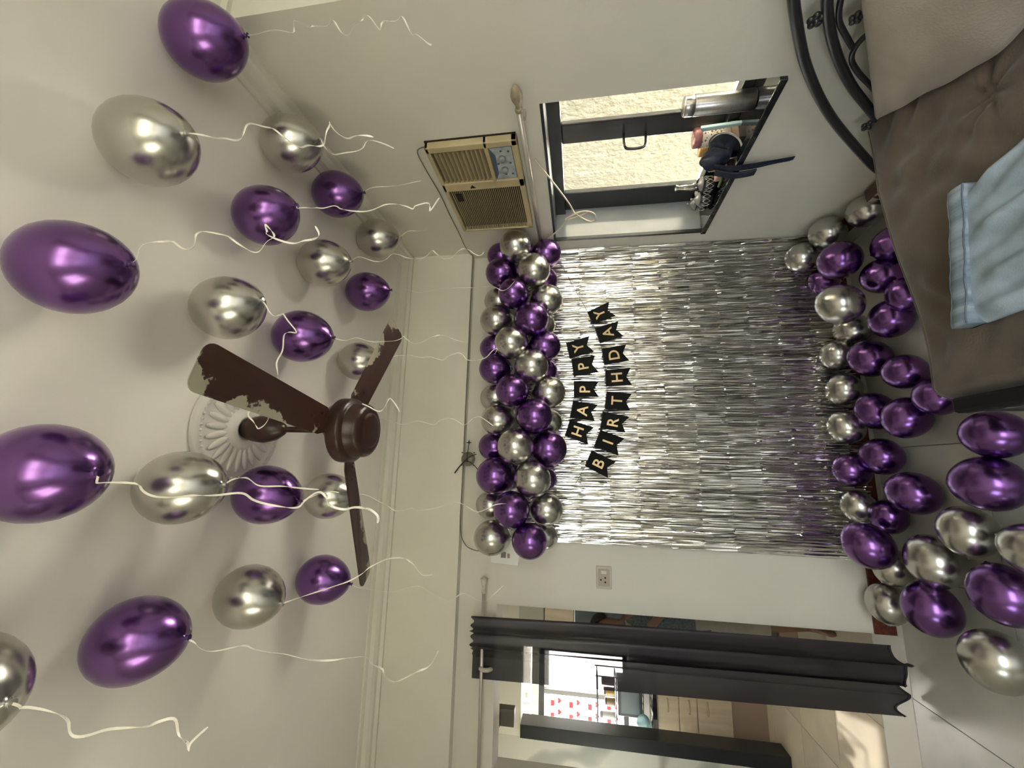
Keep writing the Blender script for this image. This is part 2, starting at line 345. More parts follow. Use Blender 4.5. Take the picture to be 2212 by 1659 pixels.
CEIL={
1:(('P',1.271,0.887,0.105,0.052,-0.044,2.79),[[1.277,0.894,2.648],[1.278,0.894,2.602],[1.269,0.894,2.538],[1.268,0.894,2.495],[1.282,0.894,2.487],[1.295,0.894,2.48],[1.289,0.894,2.456],[1.272,0.894,2.431],[1.262,0.894,2.41],[1.271,0.894,2.386],[1.28,0.894,2.362],[1.268,0.894,2.348],[1.235,0.894,2.325],[1.227,0.894,2.297],[1.246,0.894,2.283],[1.27,0.894,2.274],[1.276,0.894,2.261],[1.267,0.894,2.239],[1.236,0.894,2.214],[1.226,0.894,2.203],[1.24,0.894,2.193],[1.253,0.894,2.173],[1.252,0.894,2.149],[1.245,0.894,2.134],[1.205,0.894,2.113],[1.187,0.894,2.101],[1.174,0.894,2.084],[1.16,0.894,2.062],[1.146,0.894,2.045]]),
2:(('S',0.832,0.802,0.107,-0.154,0.044,2.788),[[0.826,0.78,2.644],[0.816,0.78,2.591],[0.795,0.78,2.536],[0.788,0.78,2.506],[0.797,0.78,2.488],[0.819,0.78,2.468],[0.826,0.78,2.447],[0.824,0.78,2.423],[0.807,0.78,2.392],[0.778,0.78,2.356],[0.756,0.78,2.322],[0.744,0.78,2.295],[0.744,0.78,2.273],[0.752,0.78,2.257],[0.762,0.78,2.243],[0.79,0.78,2.239],[0.813,0.78,2.245],[0.804,0.78,2.237],[0.78,0.78,2.221],[0.764,0.78,2.195],[0.758,0.78,2.164],[0.75,0.78,2.119]]),
3:(('P',0.422,0.711,0.104,0.086,-0.063,2.791),[[0.431,0.723,2.65],[0.45,0.723,2.632],[0.477,0.723,2.614],[0.486,0.723,2.585],[0.479,0.723,2.547],[0.457,0.723,2.512],[0.467,0.723,2.5],[0.487,0.723,2.488],[0.496,0.723,2.466],[0.494,0.723,2.437],[0.481,0.723,2.405],[0.459,0.723,2.373],[0.444,0.723,2.342],[0.448,0.723,2.315],[0.465,0.723,2.3],[0.481,0.723,2.3],[0.496,0.723,2.309],[0.5,0.723,2.317],[0.494,0.723,2.32],[0.482,0.723,2.311],[0.471,0.723,2.296],[0.461,0.723,2.261],[0.455,0.723,2.228],[0.458,0.723,2.207],[0.474,0.723,2.193],[0.49,0.723,2.197]]),
4:(('P',-0.036,0.746,0.105,0.003,-0.022,2.79),[[-0.033,0.746,2.647],[-0.052,0.746,2.643],[-0.051,0.746,2.61],[-0.052,0.746,2.558],[-0.063,0.746,2.528],[-0.075,0.746,2.492],[-0.076,0.746,2.459],[-0.07,0.746,2.406],[-0.068,0.746,2.354],[-0.063,0.746,2.308],[-0.074,0.746,2.271],[-0.083,0.746,2.22],[-0.086,0.746,2.185],[-0.073,0.746,2.163],[-0.055,0.746,2.136],[-0.065,0.746,2.125],[-0.077,0.746,2.11],[-0.084,0.746,2.081],[-0.081,0.746,2.067],[-0.08,0.746,2.044],[-0.082,0.746,2.03],[-0.094,0.746,2.018],[-0.106,0.746,2.012]]),
5:(('S',-0.08,1.074,0.103,0.065,-0.086,2.792),[[-0.068,1.083,2.653],[-0.053,1.083,2.627],[-0.048,1.083,2.598],[-0.055,1.083,2.567],[-0.069,1.083,2.535],[-0.068,1.083,2.478],[-0.07,1.083,2.427],[-0.073,1.083,2.356]]),
6:(('P',-0.463,1.025,0.103,0.101,-0.078,2.792),[[-0.452,1.039,2.653],[-0.46,1.039,2.641],[-0.471,1.039,2.621],[-0.475,1.039,2.573],[-0.466,1.039,2.521],[-0.458,1.039,2.483],[-0.461,1.039,2.443],[-0.468,1.039,2.39],[-0.472,1.039,2.339],[-0.469,1.039,2.265],[-0.464,1.039,2.211],[-0.456,1.039,2.158],[-0.464,1.039,2.139],[-0.477,1.039,2.118],[-0.49,1.039,2.107],[-0.497,1.039,2.078],[-0.488,1.039,2.05],[-0.473,1.039,2.022],[-0.456,1.039,1.995],[-0.44,1.039,1.985],[-0.427,1.039,1.98]]),
7:(('S',-0.432,0.678,0.106,0.035,-0.016,2.789),[[-0.43,0.683,2.645],[-0.431,0.683,2.615],[-0.431,0.683,2.6],[-0.443,0.683,2.531],[-0.456,0.683,2.499],[-0.461,0.683,2.474],[-0.45,0.683,2.434],[-0.432,0.683,2.356],[-0.425,0.683,2.336],[-0.423,0.683,2.314],[-0.432,0.683,2.293],[-0.447,0.683,2.281],[-0.463,0.683,2.279],[-0.445,0.683,2.266],[-0.423,0.683,2.244]]),
8:(('S',0.492,1.133,0.102,-0.101,-0.132,2.793),[[0.51,1.119,2.656],[0.482,1.119,2.632],[0.453,1.119,2.604],[0.459,1.119,2.592],[0.459,1.119,2.571],[0.432,1.119,2.547],[0.4,1.119,2.523],[0.397,1.119,2.542],[0.382,1.119,2.556],[0.342,1.119,2.563],[0.305,1.119,2.569],[0.264,1.119,2.559]]),
9:(('P',0.89,1.224,0.104,-0.137,-0.135,2.791),[[0.909,1.205,2.652],[0.893,1.205,2.64],[0.9,1.205,2.614],[0.895,1.205,2.576],[0.884,1.205,2.539],[0.898,1.205,2.501],[0.883,1.205,2.476],[0.867,1.205,2.439],[0.867,1.205,2.396],[0.872,1.205,2.344],[0.88,1.205,2.288],[0.875,1.205,2.234],[0.861,1.205,2.204],[0.865,1.205,2.191],[0.879,1.205,2.151],[0.847,1.205,2.144],[0.851,1.205,2.132],[0.897,1.205,2.114]]),
10:(('S',1.253,1.289,0.106,-0.065,-0.0,2.789),[[1.253,1.28,2.645],[1.222,1.28,2.631],[1.19,1.28,2.602],[1.174,1.28,2.555],[1.175,1.28,2.502],[1.196,1.28,2.47],[1.22,1.28,2.444],[1.197,1.28,2.375],[1.181,1.28,2.336]]),
11:(('P',1.263,1.619,0.105,-0.021,0.03,2.79),[[1.259,1.616,2.647],[1.275,1.616,2.614],[1.284,1.616,2.545],[1.285,1.616,2.453],[1.288,1.616,2.363]]),
12:(('S',1.267,2.021,0.107,-0.022,0.023,2.787),[[1.264,2.018,2.642],[1.294,2.018,2.6],[1.299,2.018,2.545],[1.301,2.018,2.491]]),
13:(('S',0.888,1.586,0.104,-0.052,0.007,2.791),[[0.887,1.579,2.65],[0.891,1.579,2.64],[0.902,1.579,2.603],[0.882,1.579,2.535],[0.884,1.579,2.48],[0.907,1.579,2.454],[0.907,1.579,2.424],[0.885,1.579,2.383],[0.877,1.579,2.33],[0.895,1.579,2.299],[0.913,1.579,2.273],[0.894,1.579,2.247],[0.875,1.579,2.215],[0.879,1.579,2.173],[0.903,1.579,2.154],[0.919,1.579,2.134],[0.905,1.579,2.107],[0.886,1.579,2.082],[0.882,1.579,2.058],[0.892,1.579,2.04]]),
14:(('P',0.921,1.977,0.105,-0.039,-0.018,2.79),[[0.924,1.971,2.647],[0.921,1.971,2.618],[0.921,1.971,2.578],[0.917,1.971,2.538],[0.904,1.971,2.485],[0.904,1.971,2.421],[0.919,1.971,2.358],[0.919,1.971,2.294],[0.912,1.971,2.193],[0.921,1.971,2.12],[0.922,1.971,2.09],[0.903,1.971,2.058],[0.894,1.971,2.033],[0.91,1.971,1.997],[0.939,1.971,1.966]]),
15:(('P',0.513,1.499,0.107,0.023,0.061,2.788),[[0.504,1.502,2.643],[0.493,1.502,2.601],[0.496,1.502,2.56],[0.499,1.502,2.53],[0.488,1.502,2.489],[0.481,1.502,2.438],[0.483,1.502,2.379],[0.496,1.502,2.35],[0.502,1.502,2.337],[0.48,1.502,2.31],[0.472,1.502,2.29],[0.478,1.502,2.252],[0.496,1.502,2.215],[0.507,1.502,2.187],[0.497,1.502,2.158],[0.481,1.502,2.12],[0.472,1.502,2.076]]),
16:(('S',0.529,1.975,0.099,-0.047,0.049,2.796),[[0.522,1.969,2.662],[0.546,1.969,2.61],[0.555,1.969,2.56],[0.559,1.969,2.522],[0.54,1.969,2.446],[0.544,1.969,2.396],[0.528,1.969,2.333],[0.545,1.969,2.298],[0.563,1.969,2.25],[0.551,1.969,2.225],[0.524,1.969,2.2],[0.523,1.969,2.152],[0.539,1.969,2.105],[0.57,1.969,2.07],[0.581,1.969,2.049],[0.555,1.969,2.063]]),
17:(('P',-0.12,1.421,0.105,0.066,0.133,2.79),[[-0.139,1.43,2.649],[-0.133,1.43,2.63],[-0.114,1.43,2.59],[-0.102,1.43,2.536],[-0.104,1.43,2.5]]),
18:(('S',-0.15,1.824,0.102,-0.09,-0.05,2.793),[[-0.143,1.812,2.655],[-0.137,1.812,2.612],[-0.144,1.812,2.578],[-0.163,1.812,2.543],[-0.186,1.812,2.485],[-0.201,1.812,2.451],[-0.2,1.812,2.419],[-0.188,1.812,2.377],[-0.195,1.812,2.344],[-0.184,1.812,2.271],[-0.162,1.812,2.209],[-0.155,1.812,2.168],[-0.175,1.812,2.125],[-0.192,1.812,2.083],[-0.179,1.812,2.043],[-0.159,1.812,2.003],[-0.153,1.812,1.957]]),
19:(('S',-0.463,1.409,0.102,-0.061,0.092,2.793),[[-0.476,1.401,2.655],[-0.457,1.401,2.604],[-0.428,1.401,2.521],[-0.401,1.401,2.448],[-0.387,1.401,2.412],[-0.365,1.401,2.376],[-0.341,1.401,2.345],[-0.316,1.401,2.297],[-0.309,1.401,2.265],[-0.306,1.401,2.224],[-0.318,1.401,2.202],[-0.341,1.401,2.181],[-0.354,1.401,2.156],[-0.351,1.401,2.125]]),
20:(('P',-0.513,1.844,0.103,0.031,0.089,2.792),[[-0.525,1.848,2.653],[-0.539,1.848,2.613],[-0.541,1.848,2.558],[-0.543,1.848,2.45],[-0.524,1.848,2.388],[-0.515,1.848,2.325],[-0.537,1.848,2.272],[-0.566,1.848,2.208],[-0.553,1.848,2.178],[-0.528,1.848,2.139],[-0.543,1.848,2.098],[-0.555,1.848,2.051],[-0.536,1.848,2.018],[-0.488,1.848,1.966]]),
21:(('P',0.191,1.89,0.108,0.004,0.043,2.784),[[0.185,1.891,2.637],[0.215,1.891,2.605],[0.208,1.891,2.557],[0.191,1.891,2.496],[0.196,1.891,2.45],[0.205,1.891,2.404],[0.19,1.891,2.333],[0.21,1.891,2.3],[0.219,1.891,2.255],[0.211,1.891,2.22],[0.189,1.891,2.186],[0.196,1.891,2.164],[0.222,1.891,2.138],[0.229,1.891,2.109],[0.211,1.891,2.075],[0.186,1.891,2.041]]),
}
FLAGS={
 'HAPPY':[
   ('H', (0.2983, 1.7025), (0.1985, 1.734), (0.2514, 1.556), (0.1473, 1.592)) ,
   ('A', (0.418, 1.683), (0.3109, 1.7025), (0.3927, 1.5296), (0.291, 1.5498)) ,
   ('P', (0.5405, 1.6766), (0.4418, 1.6771), (0.5393, 1.5231), (0.4414, 1.5231)) ,
   ('P', (0.685, 1.6928), (0.5726, 1.6764), (0.7088, 1.5428), (0.5995, 1.5221)) ,
   ('Y', (0.7946, 1.725), (0.6896, 1.7013), (0.8368, 1.5772), (0.7354, 1.5491)) ,
 ],
 'BIRTHDAY':[
   ('B', (0.1129, 1.5716), (0.0184, 1.6135), (0.0464, 1.4289), (-0.049, 1.4779)) ,
   ('I', (0.2379, 1.5184), (0.1357, 1.5577), (0.1868, 1.3743), (0.0839, 1.4123)) ,
   ('R', (0.3493, 1.5003), (0.2501, 1.5182), (0.317, 1.3429), (0.2232, 1.3693)) ,
   ('T', (0.4768, 1.4752), (0.3701, 1.4894), (0.4619, 1.3225), (0.3581, 1.3377)) ,
   ('H', (0.612, 1.4823), (0.5073, 1.4786), (0.6254, 1.3254), (0.5165, 1.3208)) ,
   ('D', (0.7521, 1.5012), (0.6467, 1.4866), (0.7752, 1.3494), (0.6703, 1.3321)) ,
   ('A', (0.8889, 1.541), (0.7878, 1.5106), (0.9304, 1.3932), (0.8312, 1.3643)) ,
   ('Y', (1.0027, 1.5881), (0.9166, 1.5567), (1.0637, 1.4489), (0.9671, 1.4081)) ,
 ],
}
STR= {'HAPPY': [(0.9689, 1.8095), (0.1985, 1.734), (0.149, 1.748)], 'BIRTHDAY': [(1.2476, 1.704), (-0.0937, 1.6718)]}

# ------------------------------------------------------------------ balloons
def balloon_mesh(name, mt, n=28, low=1.28):
    b = MB(); P = []
    for i in range(1, 22):
        ph = pi*i/22; c, s_ = cos(ph), sin(ph)
        P.append((s_, 1.05*c) if c >= 0 else (s_*(1-(low-1.02)*0.5*c*c), low*c))
    P = [(0.004, 1.05)] + P + [(0.05, -low-0.02), (0.035, -low-0.05)]
    b.lathe(P, n)
    return b.build(name, mt, mesh_only=True, smooth=True)
def knot_mesh(name, mt):
    b = MB()
    b.lathe([(0.03, -1.28), (0.045, -1.31), (0.065, -1.335), (0.05, -1.36), (0.03, -1.375), (0.045, -1.40), (0.075, -1.42), (0.06, -1.425), (0.01, -1.42)], 14)
    return b.build(name, mt, mesh_only=True, smooth=True)
BM = {'S': balloon_mesh('silver_balloon', SILVERB), 'P': balloon_mesh('purple_balloon', PURPLEB)}
RM = {'S': balloon_mesh('round_silver_balloon', SILVERB, 28, 1.12), 'P': balloon_mesh('round_purple_balloon', PURPLEB, 28, 1.12)}
KM = {'S': knot_mesh('silver_knot', SILVERK), 'P': knot_mesh('purple_knot', PURPLEK)}
def ribbon(pts, parent, width, seed, tw=1.0):
    rnd = random.Random(seed)
    P = spline(pts, 5); n = len(P)
    ph = rnd.uniform(0, 6); rings = []
    # pull the depth about a little so that the ribbon curls in space
    for i in range(n):
        P[i] = P[i] + Vector((0, 0.007*sin(i*0.42+ph)*min(1, i/8), 0))
    for i in range(n):
        t = (P[min(i+1, n-1)]-P[max(i-1, 0)]).normalized()
        a = t.cross(Vector((0, 1, 0)))
        if a.length < 1e-4: a = Vector((1, 0, 0))
        a.normalize(); bn = t.cross(a).normalized()
        th = ph + tw*(0.16*i + 0.9*sin(i*0.31+ph))
        d = a*cos(th)+bn*sin(th)
        wd = width*(0.5 if i < n-1 else 0.2)
        nn = t.cross(d).normalized()*0.0003
        rings.append([P[i]+d*wd+nn, P[i]-d*wd+nn, P[i]-d*wd-nn, P[i]+d*wd-nn])
    return MB().ring_loft(rings).build('ribbon', RIBBON, parent, smooth=False)
CLAB = {
1: 'purple balloon at the ceiling, topmost in the photo, trailing a long zigzag ribbon',
2: 'silver balloon at the ceiling next to the topmost purple one, with a broad wavy ribbon',
3: 'big purple balloon at the photo\'s left edge, upper of two',
4: 'big purple balloon cut by the photo\'s left edge, lower of two, ribbon knotted on it',
5: 'silver balloon at the ceiling partly over the plaster rose',
6: 'purple balloon at the ceiling nearest the photo\'s bottom left corner',
7: 'silver balloon cut off by the photo\'s left edge near its bottom corner',
8: 'silver balloon by the tip of the broad fan blade, ribbon reaching the blade',
9: 'purple balloon at the ceiling behind a looping white ribbon',
10: 'silver balloon against the cornice behind tangled white ribbons',
11: 'purple balloon against the cornice, straight out from the air conditioner',
12: 'silver balloon nearest the corner of cornice and beam',
13: 'silver balloon touching the small purple one near the corner, wavy ribbon to the garland',
14: 'small-looking purple balloon at the ceiling with a ribbon reaching the garland',
15: 'purple balloon between the broad fan blade and a silver balloon, ribbon crossing it',
16: 'silver balloon partly behind the flaked fan blade pointing to the garland',
17: 'purple balloon between two silver ones below the ceiling rose in the photo',
18: 'silver balloon partly behind the fan blade that points to the doorway',
19: 'silver balloon with a straight ribbon crossing its purple neighbour',
20: 'purple balloon touching the end of the fan blade that points to the doorway',
21: 'purple balloon almost hidden behind the fan motor'}
for k, (v, rb) in CEIL.items():
    c, x, y, r, a, b_, z = v
    e = empty('ceiling_balloon', (x, y, z), CLAB[k], 'balloon', 'helium balloons floating at the ceiling')
    Rm = Matrix.Rotation(b_, 4, 'Y') @ Matrix.Rotation(a, 4, 'X')
    for nm, me in (('body', BM[c]), ('knot', KM[c])):
        o = bpy.data.objects.new(nm, me); link(o, e)
        o.rotation_euler = Rm.to_euler(); o.scale = (r, r, r)
    if k == 21: ribbon([[0.196, 1.28, 2.363], [0.184, 1.28, 2.333], [0.171, 1.28, 2.303], [0.187, 1.28, 2.284], [0.212, 1.28, 2.265], [0.202, 1.28, 2.253], [0.169, 1.28, 2.231]], e, 0.0036, 99)
    ribbon(rb+([[0.222, 1.145, 2.589], [0.175, 1.145, 2.631], [0.143, 1.145, 2.664], [0.12, 1.145, 2.651], [0.098, 1.145, 2.624], [0.105, 1.145, 2.606], [0.132, 1.145, 2.6], [0.167, 1.145, 2.595]] if k == 8 else []), e, 0.0042 if y < 1.5 else 0.0034, k)
GN = {'uf': 'front row, ceiling side', 'lf': 'front row, banner side', 'cm': 'outer row, ceiling side',
      'cr': 'hindmost row, ceiling side', 'bm': 'outer row, banner side', 'br': 'hindmost row, banner side'}
ORD = ['first', 'second', 'third', 'fourth', 'fifth', 'last']
def solid_balloon(nm, c, x, y, z, r, rot, label, group):
    o = bpy.data.objects.new(nm, RM[c]); link(o); o.location = (x, y, z); o.rotation_euler = rot; o.scale = (r, r, r)
    tag(o, label, 'balloon', group); return o
for k, l in GAR.items():
    for i, (c, x, y, z, r) in enumerate(l):
        cen = Vector((x, 2.5, 2.0)); d = (Vector((x, y, z))-cen).normalized()      # nozzle points to the garland's core
        d = (d + Vector((random.uniform(-.3, .3), 0, random.uniform(-.1, .1)))).normalized()
        q = d.to_track_quat('Z', 'Y').to_euler()
        col = 'silver' if c == 'S' else 'purple'
        r2 = r*0.99
        p = Vector((x, y, z)) - d*r2*0.03
        solid_balloon('garland_balloon', c, p.x, p.y, p.z, r2, q, '%s garland balloon, %s from the air conditioner, %s' % (col, ORD[i], GN[k]), 'balloons of the garland')
FLOORB = [
('S', 1.390, 2.264, 0.120, 0.085, 'silver balloon by the right wall beside the couch end and patterned box'),
('S', 1.373, 2.442, 0.215, 0.092, 'silver balloon in the wall corner behind the topmost purple floor balloon'),
('S', 1.292, 2.573, 0.301, 0.087, 'silver balloon at the foil curtain\'s lower corner by the window wall'),
('P', 1.150, 2.340, 0.235, 0.104, 'purple balloon in front of three silver ones in the corner by the window wall'),
('P', 1.139, 2.586, 0.185, 0.080, 'purple balloon mostly hidden between foil curtain and a large silver balloon'),
('P', 1.145, 2.168, 0.088, 0.086, 'purple balloon peeking from under the couch cushion, nearest the window wall'),
('P', 1.016, 2.265, 0.092, 0.092, 'purple balloon on floor beside the couch, second row from the wall corner'),
('P', 0.857, 2.145, 0.085, 0.083, 'purple balloon half under the couch cushion, between two full purple ones'),
('S', 0.880, 2.300, 0.286, 0.105, 'large silver balloon standing highest against the foil curtain'),
('S', 0.818, 2.540, 0.100, 0.092, 'silver balloon tucked under the large silver one at the foil curtain'),
('P', 0.777, 2.254, 0.095, 0.095, 'purple balloon by the couch edge below the large silver one'),
('S', 0.682, 2.578, 0.176, 0.084, 'silver balloon at the foil curtain, between a silver and a purple neighbour by the couch'),
('P', 0.618, 2.430, 0.099, 0.099, 'purple balloon on floor midway along the couch\'s end'),
('P', 0.499, 2.228, 0.088, 0.086, 'purple balloon touching the couch cushion corner'),
('S', 0.478, 2.574, 0.164, 0.088, 'silver balloon at the foil curtain\'s hem, level with the couch\'s front corner'),
('P', 0.336, 2.460, 0.093, 0.093, 'purple balloon half behind a larger purple one, beyond the couch\'s front corner'),
('P', 0.280, 2.250, 0.097, 0.097, 'purple balloon on floor directly beyond the couch\'s front corner'),
('P', 0.350, 2.080, 0.085, 0.084, 'purple balloon partly under the couch\'s black front rail'),
('S', 0.260, 2.574, 0.178, 0.088, 'silver balloon at the curtain hem beside a purple pair'),
('P', 0.101, 2.462, 0.096, 0.096, 'purple balloon overlapping another at the curtain hem'),
('P', 0.030, 2.572, 0.178, 0.090, 'purple balloon against the curtain hem near its middle'),
('P', -0.074, 2.277, 0.100, 0.099, 'purple balloon alone in mid floor, showing the room\'s reflection'),
('S', -0.167, 2.578, 0.165, 0.084, 'silver balloon at the curtain hem above two violet balloons'),
('P', -0.202, 2.492, 0.085, 0.083, 'violet balloon squeezed between a silver and a bright purple one'),
('P', -0.336, 2.401, 0.248, 0.107, 'bright violet balloon lying on others at the curtain\'s bare corner'),
('P', 0.166, 1.845, 0.092, 0.092, 'purple balloon cut by the photo\'s right edge just below the couch rail'),
('P', -0.017, 1.890, 0.106, 0.105, 'purple balloon at the photo\'s right edge, second below the couch rail'),
('S', -0.208, 2.033, 0.097, 0.096, 'silver balloon with a smaller silver reflection, near the photo\'s right edge'),
('S', -0.239, 1.777, 0.092, 0.091, 'silver balloon cut by the photo\'s right edge over a purple one'),
('S', -0.362, 2.205, 0.112, 0.106, 'silver balloon between bright violet and dark purple balloons'),
('S', -0.447, 2.502, 0.088, 0.087, 'silver balloon half hidden by the dark skirting beside the bare wall'),
('S', -0.633, 2.568, 0.100, 0.094, 'silver balloon nearest the doorway, against the skirting'),
('P', -0.566, 2.240, 0.130, 0.106, 'dark purple balloon nearest the doorway'),
('P', -0.419, 1.916, 0.104, 0.103, 'purple balloon cut by the photo\'s right edge, lowest purple one'),
('S', -0.670, 2.000, 0.106, 0.106, 'silver balloon on bare floor, lowest balloon of the floor group in the photo'),
]
for c, x, y, z, r, lab in FLOORB:
    th = random.uniform(0, 2*pi); d = Vector((cos(th), sin(th)*0.6+0.3, random.uniform(-0.2, 0.9))).normalized()
    solid_balloon('floor_balloon', c, x, y, z, r*0.98, (-d).to_track_quat('Z', 'Y').to_euler(), lab, 'balloons heaped on the floor')

# ------------------------------------------------------------------ foil fringe curtains
def foil(x0, x1, label, seed):
    rnd = random.Random(seed)
    e = empty('foil_fringe_curtain', ((x0+x1)/2, 2.66, 0), label, 'curtain', 'silver foil fringe curtains')
    MB().box(x0, 2.672, 2.02, x1, 2.676, 2.07).build('header_tape', FOIL, e)
    b = MB(); nst = 430
    creases = [1.98-0.172*k for k in range(12)]
    for i in range(nst):
        x = x0+(x1-x0)*(i+rnd.random())/nst
        yb = 2.655+rnd.uniform(-0.025, 0.014)
        wd = rnd.choice((0.0016, 0.0022, 0.003, 0.0042))
        zend = 0.05+rnd.random()**2*0.20 if rnd.random() < 0.85 else rnd.uniform(0.3, 0.6)
        ang = rnd.gauss(0, 0.45); z = 2.03; row = []; lean = rnd.gauss(0, 0.006)
        zs = [z]
        while z > zend:
            z -= rnd.uniform(0.05, 0.19); zs.append(max(z, zend))
        zs = sorted(set(zs+[c+rnd.uniform(-.002, .002) for c in creases if c > zend]), reverse=True)
        dy = 0
        for z in zs:
            ang += rnd.gauss(0, 0.22)
            ang *= 0.93
            dy += rnd.gauss(0, 0.0035); dy *= 0.85
            cx = x+lean*(2.03-z)+rnd.gauss(0, 0.0010)
            cy = yb+dy
            row.append((b.b.verts.new((cx-wd*cos(ang), cy-wd*sin(ang), z)), b.b.verts.new((cx+wd*cos(ang), cy+wd*sin(ang), z))))
        for p, q in zip(row, row[1:]):
            b.b.faces.new((p[0], p[1], q[1], q[0]))
    o = b.build('fringe', FOIL, e, kind='stuff')
foil(0.525, 1.475, 'silver foil fringe curtain half nearer the window wall', 1)
foil(-0.435, 0.525, 'silver foil fringe curtain half nearer the doorway', 2)

# ------------------------------------------------------------------ birthday bunting
def letter_mesh(ch, size):
    cu = bpy.data.curves.new('letter', 'FONT'); cu.body = ch; cu.size = size; cu.align_x = 'CENTER'; cu.align_y = 'CENTER'
    cu.extrude = 0.0006; cu.offset = size*0.012; cu.resolution_u = 3
    t = bpy.data.objects.new('letter', cu); C.objects.link(t)
    dg = bpy.context.evaluated_depsgraph_get(); dg.update()
    me = bpy.data.meshes.new_from_object(t.evaluated_get(dg)); bpy.data.objects.remove(t); bpy.data.curves.remove(cu)
    vs_ = [v.co for v in me.vertices]
    mx = (min(v.x for v in vs_)+max(v.x for v in vs_))/2; my = (min(v.y for v in vs_)+max(v.y for v in vs_))/2
    for v in me.vertices: v.co.x -= mx; v.co.y -= my
    me.materials.clear(); me.materials.append(GOLD); return me
YB = 2.60
for word, fls in FLAGS.items():
    lab = 'black pennant banner with gold letters reading %s, %s row' % (word, 'upper' if word == 'HAPPY' else 'lower')
    e = empty('letter_banner', (0.45, YB, 1.6), lab, 'banner', 'black and gold letter banners')
    spts = []
    for ch, a, b_, ta, tb in fls:
        A = Vector((a[0], YB, a[1])); B = Vector((b_[0], YB, b_[1])); TA = Vector((ta[0], YB, ta[1])); TB = Vector((tb[0], YB, tb[1]))
        dx = random.uniform(-0.008, 0.006)
        for p in (TA, TB): p.y += dx
        mid = (TA+TB)/2; top = (A+B)/2; notch = mid+(top-mid)*0.20
        f = MB().prism([A, B, TB, notch, TA], (0, 0.0012, 0)).build('pennant', BLACKCARD, e)
        right = (A-B).normalized(); up = (top-mid).normalized(); right = (right-up*right.dot(up)).normalized()
        L = (top-mid).length
        me = letter_mesh(ch, L*0.60)
        o = bpy.data.objects.new('letter', me); link(o, e)
        cen = mid+(top-mid)*0.56; nrm = right.cross(up)
        Mx = Matrix.Identity(4)
        for i in range(3):
            Mx[i][0] = right[i]; Mx[i][1] = up[i]; Mx[i][2] = nrm[i]; Mx[i][3] = cen[i]+nrm[i]*0.0022
        o.matrix_parent_inverse = parent_world(e).inverted(); o.matrix_basis = Mx
        spts += [B+Vector((0, -0.001, -0.003)), A+Vector((0, -0.001, -0.003))]
    if word == 'HAPPY':
        spts = [Vector((0.149, YB, 1.748))]+spts+[Vector((0.87, YB, 1.765)), Vector((0.969, YB+0.02, 1.81))]
    else:
        spts = [Vector((-0.094, YB, 1.672))]+spts+[Vector((1.12, YB, 1.645)), Vector((1.248, YB+0.02, 1.704)), Vector((1.36, YB+0.02, 1.76))]
    MB().tube(spts, 0.0012, 5).build('string', STRINGM, e)

# ------------------------------------------------------------------ ceiling rose and fan
FX, FY = 0.115, 1.372
e = empty('ceiling_rose', (FX, FY, 2.9), 'round white plaster ceiling rose with petals around the fan rod', 'ceiling rose')
T = Matrix.Translation((FX, FY, 0))
MB().lathe([(0.205, 2.8995), (0.205, 2.893), (0.195, 2.888), (0.188, 2.888), (0.183, 2.883), (0.170, 2.883), (0.160, 2.886), (0.07, 2.876), (0.065, 2.868), (0.048, 2.862), (0.040, 2.864), (0.036, 2.875), (0.01, 2.877)], 48, T).build('disc', PLASTER, e, True)
pm = MB(); rr = []
for t in range(9):
    u = t/8; wd = 0.0135*sin(pi*min(1, 0.12+u*0.80))+0.001
    rr.append([Vector((0.068+0.088*u, wd*cos(a), -0.0005-0.010*sin(pi*(0.2+0.7*u))*max(0, sin(a)))) for a in [2*pi*k/10 for k in range(10)]])
pmesh = pm.ring_loft(rr).build('petal', PLASTER, mesh_only=True, smooth=True)
bmesh_ = MB().lathe([(0.0005, 0.0045), (0.004, 0.003), (0.0052, 0), (0.004, -0.004), (0.0005, -0.0055)], 8).build('bead', PLASTER, mesh_only=True, smooth=True)
for k in range(24):
    o = bpy.data.objects.new('petal', pmesh); link(o, e); o.location = (0, 0, -0.016); o.rotation_euler = (0, 0, 2*pi*k/24)
for k in range(60):
    o = bpy.data.objects.new('bead', bmesh_); link(o, e); o.location = (0.177*cos(2*pi*k/60), 0.177*sin(2*pi*k/60), -0.018)
